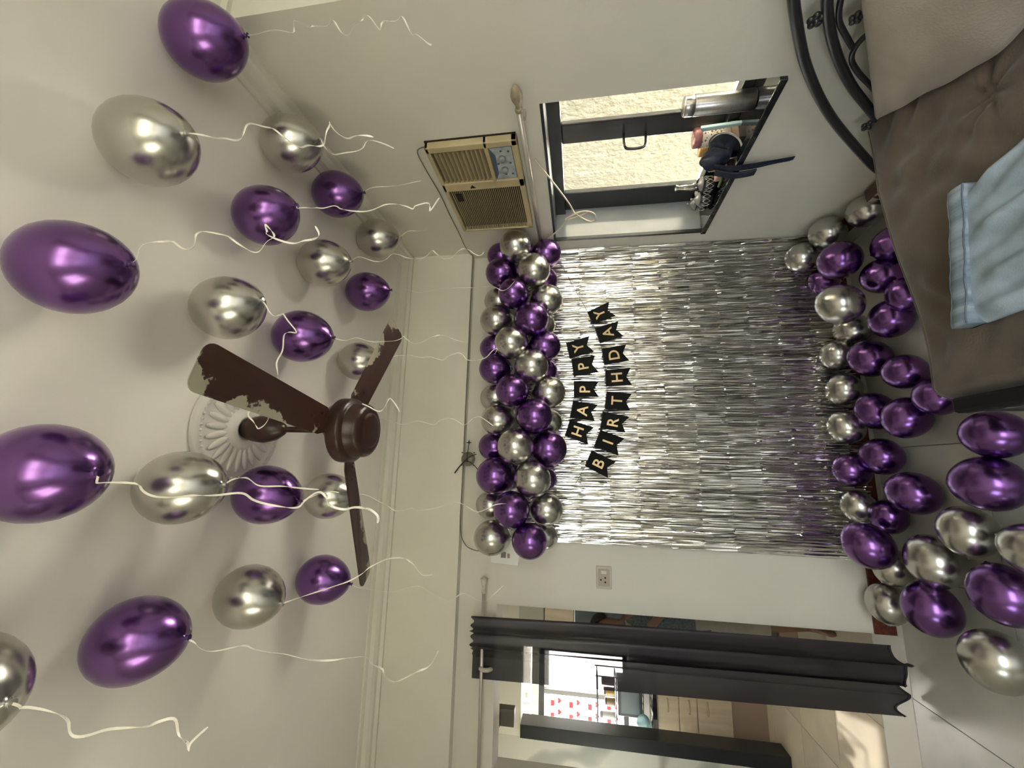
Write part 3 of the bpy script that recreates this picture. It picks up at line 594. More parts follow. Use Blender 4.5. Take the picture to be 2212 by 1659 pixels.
def fan_paint():
    M = mat('flaking_blade_paint', (0.035, 0.014, 0.009), 0.4)
    nt = M.node_tree; b = nt.nodes['Principled BSDF']; tc = nt.nodes['Texture Coordinate']
    n = nt.nodes.new('ShaderNodeTexNoise'); n.inputs['Scale'].default_value = 9; n.inputs['Detail'].default_value = 7; n.inputs['Roughness'].default_value = 0.6
    nt.links.new(tc.outputs['Object'], n.inputs['Vector'])
    sx = nt.nodes.new('ShaderNodeSeparateXYZ'); nt.links.new(tc.outputs['Object'], sx.inputs[0])
    # flaking is heaviest on the leading edge and outwards: a wear pattern fixed to the blade
    m1 = nt.nodes.new('ShaderNodeMath'); m1.operation = 'MULTIPLY_ADD'; m1.inputs[1].default_value = -2.6; m1.inputs[2].default_value = -0.24
    nt.links.new(sx.outputs[1], m1.inputs[0])
    m2 = nt.nodes.new('ShaderNodeMath'); m2.operation = 'MULTIPLY_ADD'; m2.inputs[1].default_value = 0.55
    nt.links.new(sx.outputs[0], m2.inputs[0]); nt.links.new(m1.outputs[0], m2.inputs[2])
    ad = nt.nodes.new('ShaderNodeMath'); ad.operation = 'ADD'; nt.links.new(n.outputs[0], ad.inputs[0]); nt.links.new(m2.outputs[0], ad.inputs[1])
    r = nt.nodes.new('ShaderNodeValToRGB'); r.color_ramp.interpolation = 'EASE'
    r.color_ramp.elements[0].position = 0.60; r.color_ramp.elements[1].position = 0.625
    r.color_ramp.elements[0].color = (0.035, 0.014, 0.009, 1); r.color_ramp.elements[1].color = (0.30, 0.28, 0.21, 1)
    nt.links.new(ad.outputs[0], r.inputs[0]); nt.links.new(r.outputs[0], b.inputs['Base Color'])
    return M
BLADE = fan_paint()
e = empty('ceiling_fan', (FX, FY, 2.46), 'dark brown ceiling fan with three paint-flaked blades', 'fan')
MB().lathe([(0.014, 2.875), (0.030, 2.872), (0.046, 2.83), (0.050, 2.79), (0.040, 2.745), (0.022, 2.715), (0.012, 2.705)], 24, T).build('canopy', FANB, e, True)
MB().lathe([(0.0105, 2.88), (0.0105, 2.50)], 12, T).build('down_rod', FANB, e, True)
MB().lathe([(0.012, 2.53), (0.028, 2.525), (0.045, 2.50), (0.088, 2.492), (0.106, 2.482), (0.112, 2.478), (0.113, 2.474), (0.113, 2.442), (0.112, 2.438), (0.104, 2.430), (0.096, 2.428), (0.094, 2.426), (0.093, 2.390), (0.090, 2.384), (0.080, 2.376), (0.066, 2.373), (0.062, 2.374), (0.059, 2.370), (0.050, 2.368), (0.030, 2.367), (0.005, 2.366)], 40, T).build('motor', FANB, e, True)
for ang in (-81.6, 35.0, 154.6):
    b = MB(); out = []
    L0, L1, W0, W1, rc = 0.135, 0.618, 0.046, 0.059, 0.030
    poly = [(L0, -W0), (L1-rc, -W1)]
    poly += [(L1-rc+rc*sin(a), -W1+rc-rc*cos(a)) for a in [pi/2*k/5 for k in range(1, 6)]]
    poly += [(L1-rc+rc*cos(a), W1-rc+rc*sin(a)) for a in [pi/2*k/5 for k in range(0, 6)]]
    poly += [(L0, W0), (0.10, 0.030), (0.10, -0.030)]
    b.prism([Vector((x, y, 0.10*y*y*8)) for x, y in poly], (0, 0, 0.003))
    bl = b.build('blade', BLADE, None)
    bl.parent = e; bl.location = (0, 0, 0.012)
    bl.rotation_euler = (Matrix.Rotation(radians(ang), 4, 'Z') @ Matrix.Rotation(radians(-10), 4, 'X')).to_euler()
    for sx_, sy_ in ((0.15, 0.02), (0.15, -0.02), (0.19, 0)):
        s2 = MB().lathe([(0.006, 0), (0.006, -0.003), (0.001, -0.004)], 8, Matrix.Translation((sx_, sy_, 0))).build('screw', FANB)
        s2.parent = bl
    MB().box(0.07, -0.018, 0.003, 0.21, 0.018, 0.008).build('blade_iron', FANB).parent = bl

# ------------------------------------------------------------------ window air conditioner
e = empty('air_conditioner', (1.48, 1.98, 1.92), 'aged beige window air conditioner with louvres, set high in the wall', 'air conditioner')
XF, XB = 1.440, 1.478
ya, yb_, za, zb = 1.590, 2.290, 1.915, 2.352
MB().box(XF, ya, za, XB, ya+0.035, zb).box(XF, yb_-0.014, za, XB, yb_, zb).box(XF, ya, za, XB, yb_, za+0.030).box(XF, ya, zb-0.020, XB, yb_, zb)\
    .box(XF, 1.845, za, XB, 1.905, zb).box(XF, ya, 2.055, XB, 1.86, 2.075).build('casing', BEIGEPL, e, bevel=0.005)
box('cavity', DARKIN, (1.471, ya+0.03, za+0.02), (1.477, yb_-0.01, zb-0.015), e)
for k in range(11):
    z = 2.092+k*0.0220
    Mx = Matrix.Translation((1.457, 0, z)) @ Matrix.Rotation(radians(28), 4, 'Y')
    MB().box(-0.013, 1.632, -0.0075, 0.013, 1.842, 0.0035, Mx).build('vane', SLATM, e, bevel=0.002)
gs = MB().box(0, 1.907, -0.0022, 0.0045, 2.274, 0.0022).build('slat', SLATM, mesh_only=True)
for k in range(36):
    o = bpy.data.objects.new('slat', gs); link(o, e); o.matrix_parent_inverse = parent_world(e).inverted(); o.location = (1.446, 0, 1.953+k*0.0104)
cp = box('control_panel', mat('pale_blue_panel', (0.38, 0.42, 0.42), 0.4, var=0.25, scale=30), (1.446, 1.632, 1.948), (1.468, 1.842, 2.052), e)
NAVYP = mat('dark_blue_print', (0.06, 0.09, 0.15), 0.5)
for yy, rad in ((1.70, 0.017), (1.775, 0.017)):
    MB().lathe([(rad, 0), (rad, 0.014), (rad*0.8, 0.018), (0.001, 0.018)], 16, Matrix.Translation((1.446, yy, 2.0)) @ Matrix.Rotation(-pi/2, 4, 'Y')).build('knob', mat('grey_knob', (0.28, 0.30, 0.30), 0.4), cp, True)
MB().prism([(1.4455, 1.633, 2.051), (1.4455, 1.84, 2.051), (1.4455, 1.80, 2.035), (1.4455, 1.68, 2.030)], (-0.0008, 0, 0)).build('panel_print', NAVYP, cp)
for k, (yy, zz) in enumerate(((1.66, 1.965), (1.735, 1.966), (1.81, 1.965), (1.735, 2.025), (1.81, 2.0), (1.655, 2.0))):
    MB().lathe([(0.006, 0), (0.006, 0.0008), (0.0005, 0.0008)], 10, Matrix.Translation((1.4458, yy, zz)) @ Matrix.Rotation(-pi/2, 4, 'Y')).build('panel_print', NAVYP, cp)
MB().prism([(XF-0.001, 1.862, 2.19), (XF-0.001, 1.885, 2.205), (XF-0.001, 1.885, 2.175)], (-0.002, 0, 0)).build('badge', DARKIN, e)
box('filter_tab', DARKIN, (1.440, 1.93, 2.265), (1.448, 1.99, 2.30), e)
# gap above the unit and its wiring
tag(box('wall_gap_strip', DARKIN, (1.474, 1.585, 2.352), (1.4795, 1.640, 1.92)), 'dark unplastered gap strip along the air conditioner\'s near side', 'gap')
tag(MB().tube(spline([(1.462, 1.600, 2.352), (1.465, 1.63, 2.40), (1.468, 1.75, 2.405), (1.468, 1.95, 2.395), (1.468, 2.15, 2.40), (1.468, 2.35, 2.40), (1.468, 2.50, 2.405), (1.462, 2.60, 2.39), (1.44, 2.622, 2.376), (1.2, 2.622, 2.379), (0.8, 2.624, 2.378), (0.4, 2.624, 2.380), (0.0, 2.624, 2.379), (-0.35, 2.624, 2.38), (-0.47, 2.66, 2.36), (-0.515, 2.69, 2.30), (-0.52, 2.692, 2.19)], 5), 0.0028, 6).build('wall_cable', CABLEM, None, True), 'thin grey cable running from the air conditioner along the beam', 'cable')
# hanging loop of cream cable
tag(MB().tube(spline([(1.468, 1.755, 1.851), (1.45, 1.84, 1.80), (1.44, 1.95, 1.745), (1.43, 2.07, 1.69), (1.43, 2.15, 1.665), (1.42, 2.19, 1.625), (1.42, 2.235, 1.575), (1.42, 2.22, 1.545), (1.42, 2.16, 1.555), (1.42, 2.13, 1.61), (1.42, 2.16, 1.67), (1.42, 2.20, 1.715), (1.43, 2.20, 1.66), (1.43, 2.17, 1.60), (1.43, 2.15, 1.60), (1.43, 2.16, 1.66), (1.43, 2.24, 1.72), (1.43, 2.30, 1.75), (1.43, 2.37, 1.80), (1.43, 2.43, 1.84), (1.45, 2.50, 1.86)], 6), 0.0042, 8).build('coiled_cable', CREAMCABLE, None, True), 'cream cable tied in a loose loop in front of the window', 'cable')
# curtain rod over the window
e = empty('window_curtain_rod', (1.44, 1.9, 1.887), 'pale bare curtain rod fixed under the air conditioner, tan finial', 'curtain rod')
MB().tube([(1.436, 1.42, 1.882), (1.436, 2.56, 1.882)], 0.0125, 14).build('rod', RODM, e, True)
MB().lathe([(0.010, 0.06), (0.016, 0.055), (0.016, 0.045), (0.011, 0.04), (0.013, 0.02), (0.022, 0.0), (0.024, -0.02), (0.018, -0.045), (0.008, -0.06), (0.001, -0.066)], 14, Matrix.Translation((1.436, 1.38, 1.882)) @ Matrix.Rotation(-pi/2, 4, 'X')).build('finial', FINIAL, e, True)
MB().box(1.44, 1.47, 1.86, 1.48, 1.49, 1.875).build('bracket', RODM, e)
# doorway curtain rod
e = empty('doorway_curtain_rod', (-1.2, 2.62, 2.2), 'cream curtain rod with glass-like finial above the doorway', 'curtain rod')
MB().tube([(-0.72, 2.605, 2.212), (-2.05, 2.605, 2.205)], 0.010, 12).build('rod', RODM, e, True)
MB().lathe([(0.010, -0.04), (0.013, -0.035), (0.013, -0.02), (0.009, -0.015), (0.011, 0.0), (0.016, 0.02), (0.020, 0.035), (0.024, 0.045), (0.012, 0.05), (0.010, 0.056), (0.001, 0.06)], 14, Matrix.Translation((-0.70, 2.605, 2.212)) @ Matrix.Rotation(pi/2, 4, 'Y')).build('finial', FINIALW, e, True)
MB().tube(spline([(-1.135, 2.60, 2.215), (-1.135, 2.585, 2.20), (-1.14, 2.60, 2.17), (-1.15, 2.66, 2.15), (-1.15, 2.699, 2.15)], 4), [0.012]*16+[0.014], 10).build('bracket', FINIALW, e, True)

# doorway curtain
def curtain_fn(u, v):
    z = 2.27+(0.055-2.27)*v
    fold = max(0.0, min(1.0, (0.66-u)/0.22))
    x = -0.862-0.340*u+0.010*v*(1-u)
    ph = u*24+0.5*v+0.6*sin(v*2.2)
    sw = sin(ph)+0.25*sin(2*ph+0.7)
    y = 2.580+0.046*(1-fold)+fold*(0.012+0.024*min(1, v*3))*sw+0.006*sin(u*11+v*3)*(1-fold)*v
    x += 0.016*fold*cos(ph)*min(1, 0.3+v)+0.055*max(0, u-0.4)*v
    z += 0.034*v**6*sin(u*15+1.0)+0.010*(1-v)**30*sin(u*64)*fold
    return Vector((x, y, z))
e = empty('doorway_curtain', (-1.03, 2.61, 0.05), 'dark sheer curtain gathered on the doorway\'s rod, see-through on one side', 'curtain')
MB().grid(curtain_fn, 150, 60).build('fabric', CURTAIN, e, True)
MB().tube([curtain_fn(i/120, 0.995)+Vector((0, -0.001, 0)) for i in range(121)], 0.004, 5).build('hem', mat('curtain_hem', (0.016, 0.012, 0.017), 0.5), e, True)

# wall fittings
e = empty('wall_socket', (-0.627, 2.70, 1.505), 'beige switch and socket plate on the wall between foil curtain and doorway', 'socket')
SOCK = mat('beige_socket', (0.55, 0.50, 0.40), 0.4)
box('plate', SOCK, (-0.69, 2.690, 1.462), (-0.565, 2.70, 1.552), e, bevel=0.004)
box('inset', mat('socket_inset', (0.42, 0.38, 0.29), 0.4), (-0.675, 2.687, 1.474), (-0.580, 2.692, 1.540), e, bevel=0.002)
box('rocker', mat('cream_rocker', (0.66, 0.62, 0.50), 0.3), (-0.607, 2.683, 1.492), (-0.588, 2.689, 1.524), e, bevel=0.002)
for px_, pz_ in ((-0.640, 1.525), (-0.628, 1.500), (-0.652, 1.500)):
    MB().lathe([(0.005, 0), (0.005, 0.001), (0.0005, 0.001)], 10, Matrix.Translation((px_, 2.6868, pz_)) @ Matrix.Rotation(pi/2, 4, 'X')).build('pin_hole', DARKIN, e)
e = empty('paper_label', (-0.55, 2.69, 2.09), 'white paper slip taped to the wall behind the garland\'s end', 'paper')
MB().prism([(-0.44, 2.672, 2.20), (-0.575, 2.66, 2.185), (-0.585, 2.665, 2.02), (-0.45, 2.68, 2.0)], (0, 0.001, 0)).build('sheet', mat('white_paper', (0.88, 0.87, 0.84), 0.6), e)
box('print_block', mat('grey_ink', (0.20, 0.20, 0.20), 0.6), (-0.545, 2.662, 2.095), (-0.512, 2.6645, 2.125), e)
box('print_block', mat('red_ink', (0.45, 0.22, 0.20), 0.6), (-0.545, 2.662, 2.07), (-0.520, 2.6645, 2.085), e)
e = empty('wall_ornament', (0.05, 2.62, 2.36), 'black metal ornament with a star and smoky disc under the beam', 'ornament')
T2 = Matrix.Translation((0.045, 2.612, 2.345)) @ Matrix.Rotation(pi/2, 4, 'X')
MB().lathe([(0.043, -0.004), (0.045, 0), (0.043, 0.004), (0.001, 0.005)], 28, T2).build('disc', mat('smoky_disc', (0.17, 0.155, 0.115), 0.35), e, True)
ORN = mat('black_wire', (0.015, 0.014, 0.012), 0.4)
MB().tube(spline([(0.03, 2.60, 2.345), (0.06, 2.60, 2.35), (0.10, 2.60, 2.345), (0.135, 2.60, 2.342)], 5), 0.0028, 6).build('stem', ORN, e, True)
MB().prism([(0.148+(0.020 if k % 2 == 0 else 0.006)*cos(pi*k/4), 2.602, 2.341+(0.020 if k % 2 == 0 else 0.006)*sin(pi*k/4)) for k in range(8)], (0, -0.004, 0)).build('star', ORN, e)
MB().tube(spline([(0.075, 2.598, 2.29), (0.06, 2.598, 2.33), (0.03, 2.598, 2.365), (-0.01, 2.598, 2.40), (-0.045, 2.598, 2.425)], 5), [0.003]*8+[0.0042]*13, 6).build('arm', ORN, e, True)
MB().tube(spline([(0.03, 2.598, 2.365), (0.025, 2.598, 2.33), (0.005, 2.598, 2.30), (-0.02, 2.598, 2.275)], 5), 0.0026, 6).build('arm', ORN, e, True)
for a in range(4):
    MB().lathe([(0.004, 0), (0.004, 0.01), (0.001, 0.011)], 8, Matrix.Translation((0.045+0.055*cos(pi/4+a*pi/2), 2.612, 2.345+0.055*sin(pi/4+a*pi/2))) @ Matrix.Rotation(pi/2, 4, 'X')).build('pin', ORN, e)

# ------------------------------------------------------------------ iron couch with cushions
e = empty('iron_couch', (0.8, 0.7, 0), 'black wrought-iron couch frame with arched scrolled backrest by the wall', 'couch')
XA = 1.405
arcO = [(XA, -0.30, 0.78), (XA, 0.0, 0.98), (XA, 0.35, 1.10), (XA, 0.65, 1.125), (XA, 0.9, 1.085), (XA, 1.05, 1.03), (XA, 1.16, 0.975), (XA, 1.36, 0.845), (XA, 1.583, 0.655), (XA, 1.83, 0.395), (XA, 1.95, 0.255), (XA, 2.03, 0.12), (XA, 2.05, 0.0)]
arcI = [(XA, -0.30, 0.66), (XA, 0.0, 0.87), (XA, 0.35, 0.985), (XA, 0.65, 1.01), (XA, 0.9, 0.98), (XA, 1.10, 0.915), (XA, 1.265, 0.815), (XA, 1.44, 0.665), (XA, 1.605, 0.485), (XA, 1.72, 0.36), (XA, 1.80, 0.25)]
MB().tube(spline(arcO, 6), 0.0175, 12).build('back_rail', IRON, e, True)
MB().tube(spline(arcI, 6), 0.0165, 12).build('back_rail', IRON, e, True)
MB().tube(spline([(XA, 0.98, 0.90), (XA, 1.06, 0.875), (XA, 1.13, 0.862), (XA, 1.20, 0.83), (XA, 1.26, 0.775), (XA, 1.30, 0.735)], 6), 0.009, 10).build('scroll', IRON, e, True)
MB().tube(spline([(XA, 1.23, 0.70), (XA, 1.285, 0.725), (XA, 1.34, 0.715), (XA, 1.40, 0.66), (XA, 1.47, 0.575), (XA, 1.56, 0.47)], 6), 0.009, 10).build('scroll', IRON, e, True)
def flower(y, z, s):
    f = MB()
    for k in range(5):
        a = 2*pi*k/5+0.4
        f.lathe([(0.001, -0.008), (s*0.42, -0.005), (s*0.5, 0), (s*0.42, 0.005), (0.001, 0.008)], 8, Matrix.Translation((XA-0.006, y+s*0.62*cos(a), z+s*0.62*sin(a))) @ Matrix.Rotation(pi/2, 4, 'Y'))
    f.lathe([(0.001, -0.012), (s*0.35, -0.006), (s*0.35, 0.006), (0.001, 0.012)], 8, Matrix.Translation((XA-0.008, y, z)) @ Matrix.Rotation(pi/2, 4, 'Y'))
    return f.build('flower', IRON, e, True)
flower(1.185, 0.905, 0.024); flower(1.655, 0.475, 0.024); flower(1.195, 0.785, 0.020); flower(0.5, 1.06, 0.024)
MB().box(0.205, -0.30, 0.405, 0.255, 1.545, 0.452).build('front_rail', MATTEIRON, e, bevel=0.010)
MB().tube([(0.23, 1.535, 0.40), (0.23, 1.535, 0.0)], 0.018, 12).build('leg', IRON, e, True)
MB().tube([(0.23, -0.25, 0.40), (0.23, -0.25, 0.0)], 0.018, 12).build('leg', IRON, e, True)
MB().tube([(XA, -0.30, 0.78), (XA, -0.30, 0.0)], 0.018, 12).build('leg', IRON, e, True)
MB().box(0.245, 1.50, 0.30, 1.40, 1.53, 0.335).build('end_rail', IRON, e, bevel=0.006)
MB().box(0.245, -0.28, 0.30, 1.40, -0.25, 0.335).build('end_rail', IRON, e, bevel=0.006)
MB().box(0.195, 1.26, 0.425, 0.207, 1.285, 0.445).build('clip', IRON, e)
rn = random.Random(5)
WR = [(rn.uniform(0.3, 1.4), rn.uniform(0.7, 1.6), rn.uniform(0, pi), rn.uniform(25, 60), rn.uniform(0.002, 0.005), rn.uniform(0.10, 0.22)) for _ in range(22)]
def wrinkle(x, y):
    h = 0
    for cx, cy, a, f, amp, sp in WR:
        dx, dy = x-cx, y-cy
        g = math.exp(-(dx*dx+dy*dy)/(sp*sp))
        h += amp*g*sin(f*(dx*cos(a)+dy*sin(a))+3*g)
    dx, dy = x-1.10, y-1.22; r2 = math.hypot(dx, dy)
    h -= 0.012*math.exp(-(r2/0.05)**2)
    h += 0.0045*math.exp(-(r2/0.22)**2)*sin(7*math.atan2(dy, dx)+r2*10)
    return h
def seat_fn(u, v):
    # u across from front rail to wall, v along from the far end towards the camera
    far = 1.60+0.095*max(0, min(1, (u-0.15)/0.6))**1.4-0.010*sin(u*9)
    ex = min(u, 1-u)*2; ez = min(v*1.0, 1-v)
    X = 0.262+1.145*u; Y = far+(-0.28-far)*v
    z = 0.462-0.05*(1-min(1, u/0.03))**2-0.010*(1-min(1, v/0.02))**2+1.6*wrinkle(X, Y)*min(1, v/0.05)*min(1, u/0.05)+0.012*sin(pi*min(1, v*2.2))*sin(pi*u)
    return Vector((X, Y, z))
def seat_shell():
    b = MB(); nu, nv = 110, 170
    top = [[b.b.verts.new(seat_fn(i/(nu-1), j/(nv-1))) for j in range(nv)] for i in range(nu)]
    for i in range(nu-1):
        for j in range(nv-1): b.b.faces.new((top[i][j], top[i+1][j], top[i+1][j+1], top[i][j+1]))
    edge = [top[i][0] for i in range(nu)]+[top[nu-1][j] for j in range(1, nv)]+[top[i][nv-1] for i in range(nu-2, -1, -1)]+[top[0][j] for j in range(nv-2, 0, -1)]
    low = [b.b.verts.new((v.co.x, v.co.y, 0.337)) for v in edge]
    n = len(edge)
    for i in range(n):
        j = (i+1) % n; b.b.faces.new((edge[i], edge[j], low[j], low[i]))
    b.b.faces.new(low)
    return b
sc = empty('seat_cushion', (0.8, 0.7, 0.337), 'brown suede seat mattress lying on the iron couch', 'cushion')
seat_shell().build('cover', SUEDE, sc, True)
pp = [seat_fn(0.004+0.992*i/80, 0.0)+Vector((0, 0.001, -0.001)) for i in range(81)]
MB().tube(pp, 0.0045, 6).build('piping', SUEDE, sc, True)
bc = empty('back_cushion', (1.25, 0.7, 0.46), 'brown suede back cushion leaning on the arched iron backrest', 'cushion')
def back_rings():
    R = []
    N = 46
    for k in range(N):
        y = 1.610-1.88*k/(N-1); t = 1.610-y
        xb = 1.40-0.235*min(1, t/0.48)**0.85-0.05*min(1, t/1.5)
        zt = 0.475+0.70*t if t < 0.5 else 0.825+0.20*(1-math.exp(-(t-0.5)*3))
        th = 0.02+0.07*min(1, t/0.4)
        xt = 1.388
        bulge = 0.05*min(1, t/0.3)
        z0 = 0.468
        pts = []
        for q in range(9):                     # front face from bottom to top
            s_ = q/8
            x = xb+(xt-th*0.7-xb)*s_-bulge*sin(pi*s_)*0.8+0.006*sin(s_*9+y*14)+0.004*sin(y*37+s_*5)
            pts.append(Vector((x, y, z0+(zt-z0)*s_)))
        for q in range(9):                     # back face
            s_ = 1-q/8
            pts.append(Vector((xt, y, z0+(zt-z0)*s_+(0.008 if q == 0 else 0))))
        R.append(pts)
    return R
MB().ring_loft(back_rings()).build('cover', SUEDE_LIT, bc, True, subsurf=1)
# folded denim
dn = empty('folded_denim', (0.65, 1.2, 0.475), 'pale blue denim garment folded on the couch seat', 'clothes')
def den(u, v):
    # u 0..1 from the front rail side to the wall side; v from the hem band towards the camera
    X = 0.445+0.41*u+0.10*v*u; Y = 1.395-0.07*u-0.62*v-0.02*sin(u*7)*v
    edge = min(1, min(u, 1-u)/0.10)
    fold = 0.013*sin(u*21+v*3.2+1.5*sin(v*4))+0.009*sin(u*37-v*5)
    z = 0.478+0.034*edge**0.6+fold*edge*min(1, max(0, v-0.07)/0.15)+0.012*v
    return Vector((X, Y, z+wrinkle(X, Y)))
def sheet(fn, nu, nv, low, nm, m_, par):
    b = MB(); top = [[b.b.verts.new(fn(i/(nu-1), j/(nv-1))) for j in range(nv)] for i in range(nu)]
    for i in range(nu-1):
        for j in range(nv-1): b.b.faces.new((top[i][j], top[i+1][j], top[i+1][j+1], top[i][j+1]))
    edge = [top[i][0] for i in range(nu)]+[top[nu-1][j] for j in range(1, nv)]+[top[i][nv-1] for i in range(nu-2, -1, -1)]+[top[0][j] for j in range(nv-2, 0, -1)]
    lo = [b.b.verts.new((v.co.x, v.co.y, low)) for v in edge]; n = len(edge)
    for i in range(n):
        j = (i+1) % n; b.b.faces.new((edge[i], edge[j], lo[j], lo[i]))
    b.b.faces.new(lo)
    return b.build(nm, m_, par, True)
sheet(den, 90, 60, 0.468, 'body', DENIM, dn)
def hem(u, v):
    p = den(u, 0.0); Y0 = p.y+0.004
    return Vector((p.x, Y0-0.052*v, 0.524+0.006*sin(pi*v)+0.0007*sin(u*70)+0.0012*sin(u*23)+wrinkle(p.x, p.y)*0.5))
sheet(hem, 80, 8, 0.470, 'hem_band', DENIMB, dn)
MB().tube([hem(i/60, 0.97)+Vector((0, -0.002, 0.0005)) for i in range(61)], 0.0022, 5).build('seam', DENIMD, dn, True)
MB().tube([hem(i/60, 0.10)+Vector((0, 0.0, 0.0015)) for i in range(61)], 0.0012, 5).build('seam', DENIMD, dn, True)
# patterned box on the floor under the couch end
e = empty('patterned_box', (1.42, 2.17, 0), 'brown box with cream triangles, half hidden by the couch', 'box')
BRN = mat('brown_card', (0.10, 0.06, 0.045), 0.7)
box('carton', BRN, (1.395, 2.02, 0.02), (1.462, 2.20, 0.16), e, bevel=0.003)
for k in range(3):
    MB().prism([(1.394, 2.05+k*0.05, 0.158), (1.394, 2.09+k*0.05, 0.158), (1.394, 2.07+k*0.05, 0.11)], (-0.001, 0, 0)).build('triangle_print', mat('cream_print', (0.55, 0.50, 0.40), 0.6), e)

# ------------------------------------------------------------------ things on the window sill
SZ = 0.885
def lathe_at(name, prof, m_, x, y, z, parent=None, n=24, tilt=None):
    T_ = Matrix.Translation((x, y, z))
    if tilt is not None: T_ = T_ @ tilt
    return MB().lathe(prof, n, T_).build(name, m_, parent, True)
e = empty('steel_flask', (1.592, 1.665, SZ), 'tall brushed steel flask standing on the window sill', 'flask')
lathe_at('body', [(0.001, 0), (0.041, 0.001), (0.043, 0.006), (0.043, 0.248), (0.042, 0.25)], STEEL, 1.592, 1.665, SZ, e, 32)
lathe_at('cap', [(0.0405, 0.251), (0.042, 0.253), (0.042, 0.288), (0.039, 0.293), (0.036, 0.294), (0.001, 0.294)], STEEL, 1.592, 1.665, SZ, e, 32)
e = empty('printed_tin', (1.62, 1.905, SZ), 'spotted round tin with dull red lid on the window sill', 'tin')
SPOT = mat('spotted_tin', (0.66, 0.58, 0.48), 0.4)
nt = SPOT.node_tree; vn = nt.nodes.new('ShaderNodeTexVoronoi'); vn.inputs['Scale'].default_value = 70
rp = nt.nodes.new('ShaderNodeValToRGB'); rp.color_ramp.elements[0].position = 0.34; rp.color_ramp.elements[1].position = 0.38
rp.color_ramp.elements[0].color = (0.20, 0.09, 0.06, 1); rp.color_ramp.elements[1].color = (0.70, 0.62, 0.52, 1)
nt.links.new(nt.nodes['Texture Coordinate'].outputs['Object'], vn.inputs['Vector']); nt.links.new(vn.outputs['Distance'], rp.inputs[0]); nt.links.new(rp.outputs[0], nt.nodes['Principled BSDF'].inputs['Base Color'])
lathe_at('body', [(0.001, 0), (0.044, 0.001), (0.044, 0.13), (0.043, 0.131)], SPOT, 1.62, 1.895, SZ+0.03, e)
lathe_at('lid', [(0.046, 0.128), (0.047, 0.13), (0.047, 0.156), (0.044, 0.162), (0.001, 0.163)], mat('dull_red_lid', (0.30, 0.11, 0.11), 0.35, coat=0.4), 1.62, 1.895, SZ+0.03, e)
tag(box('stacked_boxes', mat('assorted_cartons', (0.33, 0.25, 0.17), 0.6, var=0.3, scale=12), (1.565, 1.845, SZ), (1.655, 1.96, SZ+0.03)), 'flat brown cartons under the spotted tin on the sill', 'box')
e = empty('amber_jar', (1.63, 1.995, SZ), 'small jar with amber lid beside the spotted tin', 'jar')
lathe_at('body', [(0.001, 0), (0.026, 0.001), (0.027, 0.10), (0.026, 0.102)], mat('brown_jar', (0.20, 0.11, 0.05), 0.3), 1.63, 1.995, SZ, e)
lathe_at('lid', [(0.030, 0.102), (0.031, 0.105), (0.031, 0.135), (0.028, 0.14), (0.001, 0.141)], mat('amber_lid', (0.58, 0.36, 0.10), 0.35, coat=0.4), 1.63, 1.995, SZ, e)
for yy, lab in ((2.055, 'low pale round tin on the sill beside the amber jar'), (2.105, 'low pale round tin on the sill beside the sugar pots')):
    o = lathe_at('pale_tin', [(0.001, 0), (0.021, 0.001), (0.022, 0.055), (0.020, 0.06), (0.001, 0.061)], mat('pale_tin_lid', (0.58, 0.52, 0.38), 0.35), 1.61, yy, SZ, None)
    tag(o, lab, 'tin')
e = empty('steel_tray', (1.53, 1.845, SZ), 'round steel plate leaning among the clutter on the sill', 'plate')
lathe_at('dish', [(0.001, 0), (0.06, 0.002), (0.078, 0.010), (0.08, 0.012), (0.078, 0.013), (0.06, 0.006), (0.001, 0.005)], mat('shiny_steel', (0.6, 0.6, 0.6), 0.12, metal=1.0), 1.545, 1.86, SZ+0.055, e, 32, Matrix.Rotation(radians(-62), 4, 'Y'))
tag(MB().prism([(1.60, 1.80, SZ), (1.60, 1.815, SZ), (1.60, 1.835, SZ+0.17), (1.60, 1.81, SZ+0.18)], (0.015, 0, 0)).build('pale_blue_card', mat('pale_blue_card', (0.40, 0.56, 0.60), 0.5), None, bevel=0.002), 'pale blue card standing behind the steel flask', 'card')
# navy cloth bag with strap
e = empty('navy_bag', (1.51, 1.93, SZ), 'crumpled navy cloth bag with strap hanging over the sill', 'bag')
NAVY = mat('navy_cloth', (0.012, 0.018, 0.034), 0.7, var=0.35, scale=18, bump=0.3, bscale=30)
def bagfn(u, v):
    a = 2*pi*u; f = sin(pi*v)**0.6
    r = 0.052*f*(1+0.16*sin(3*a+v*5)+0.09*sin(7*a-v*8))
    return Vector((1.525+0.75*r*cos(a), 1.925+1.15*r*sin(a)+0.02*v, SZ+0.012+0.145*v))
MB().grid(bagfn, 40, 24).build('sack', NAVY, e, True)
st = spline([(1.495, 1.93, SZ+0.11), (1.462, 1.92, SZ+0.04), (1.452, 1.905, SZ-0.05), (1.455, 1.90, SZ-0.12), (1.455, 1.89, SZ-0.20), (1.457, 1.885, SZ-0.245)], 6)
MB().ring_loft([[p+Vector((0, -0.012, 0)), p+Vector((0, 0.012, 0)), p+Vector((-0.002, 0.012, 0)), p+Vector((-0.002, -0.012, 0))] for p in st]).build('strap', NAVY, e)
st = spline([(1.49, 1.945, SZ+0.09), (1.460, 1.935, SZ+0.02), (1.448, 1.915, SZ-0.08), (1.452, 1.90, SZ-0.16), (1.455, 1.89, SZ-0.235)], 6)
MB().ring_loft([[p+Vector((0, -0.009, 0)), p+Vector((0, 0.009, 0)), p+Vector((-0.002, 0.009, 0)), p+Vector((-0.002, -0.009, 0))] for p in st]).build('strap', NAVY, e)
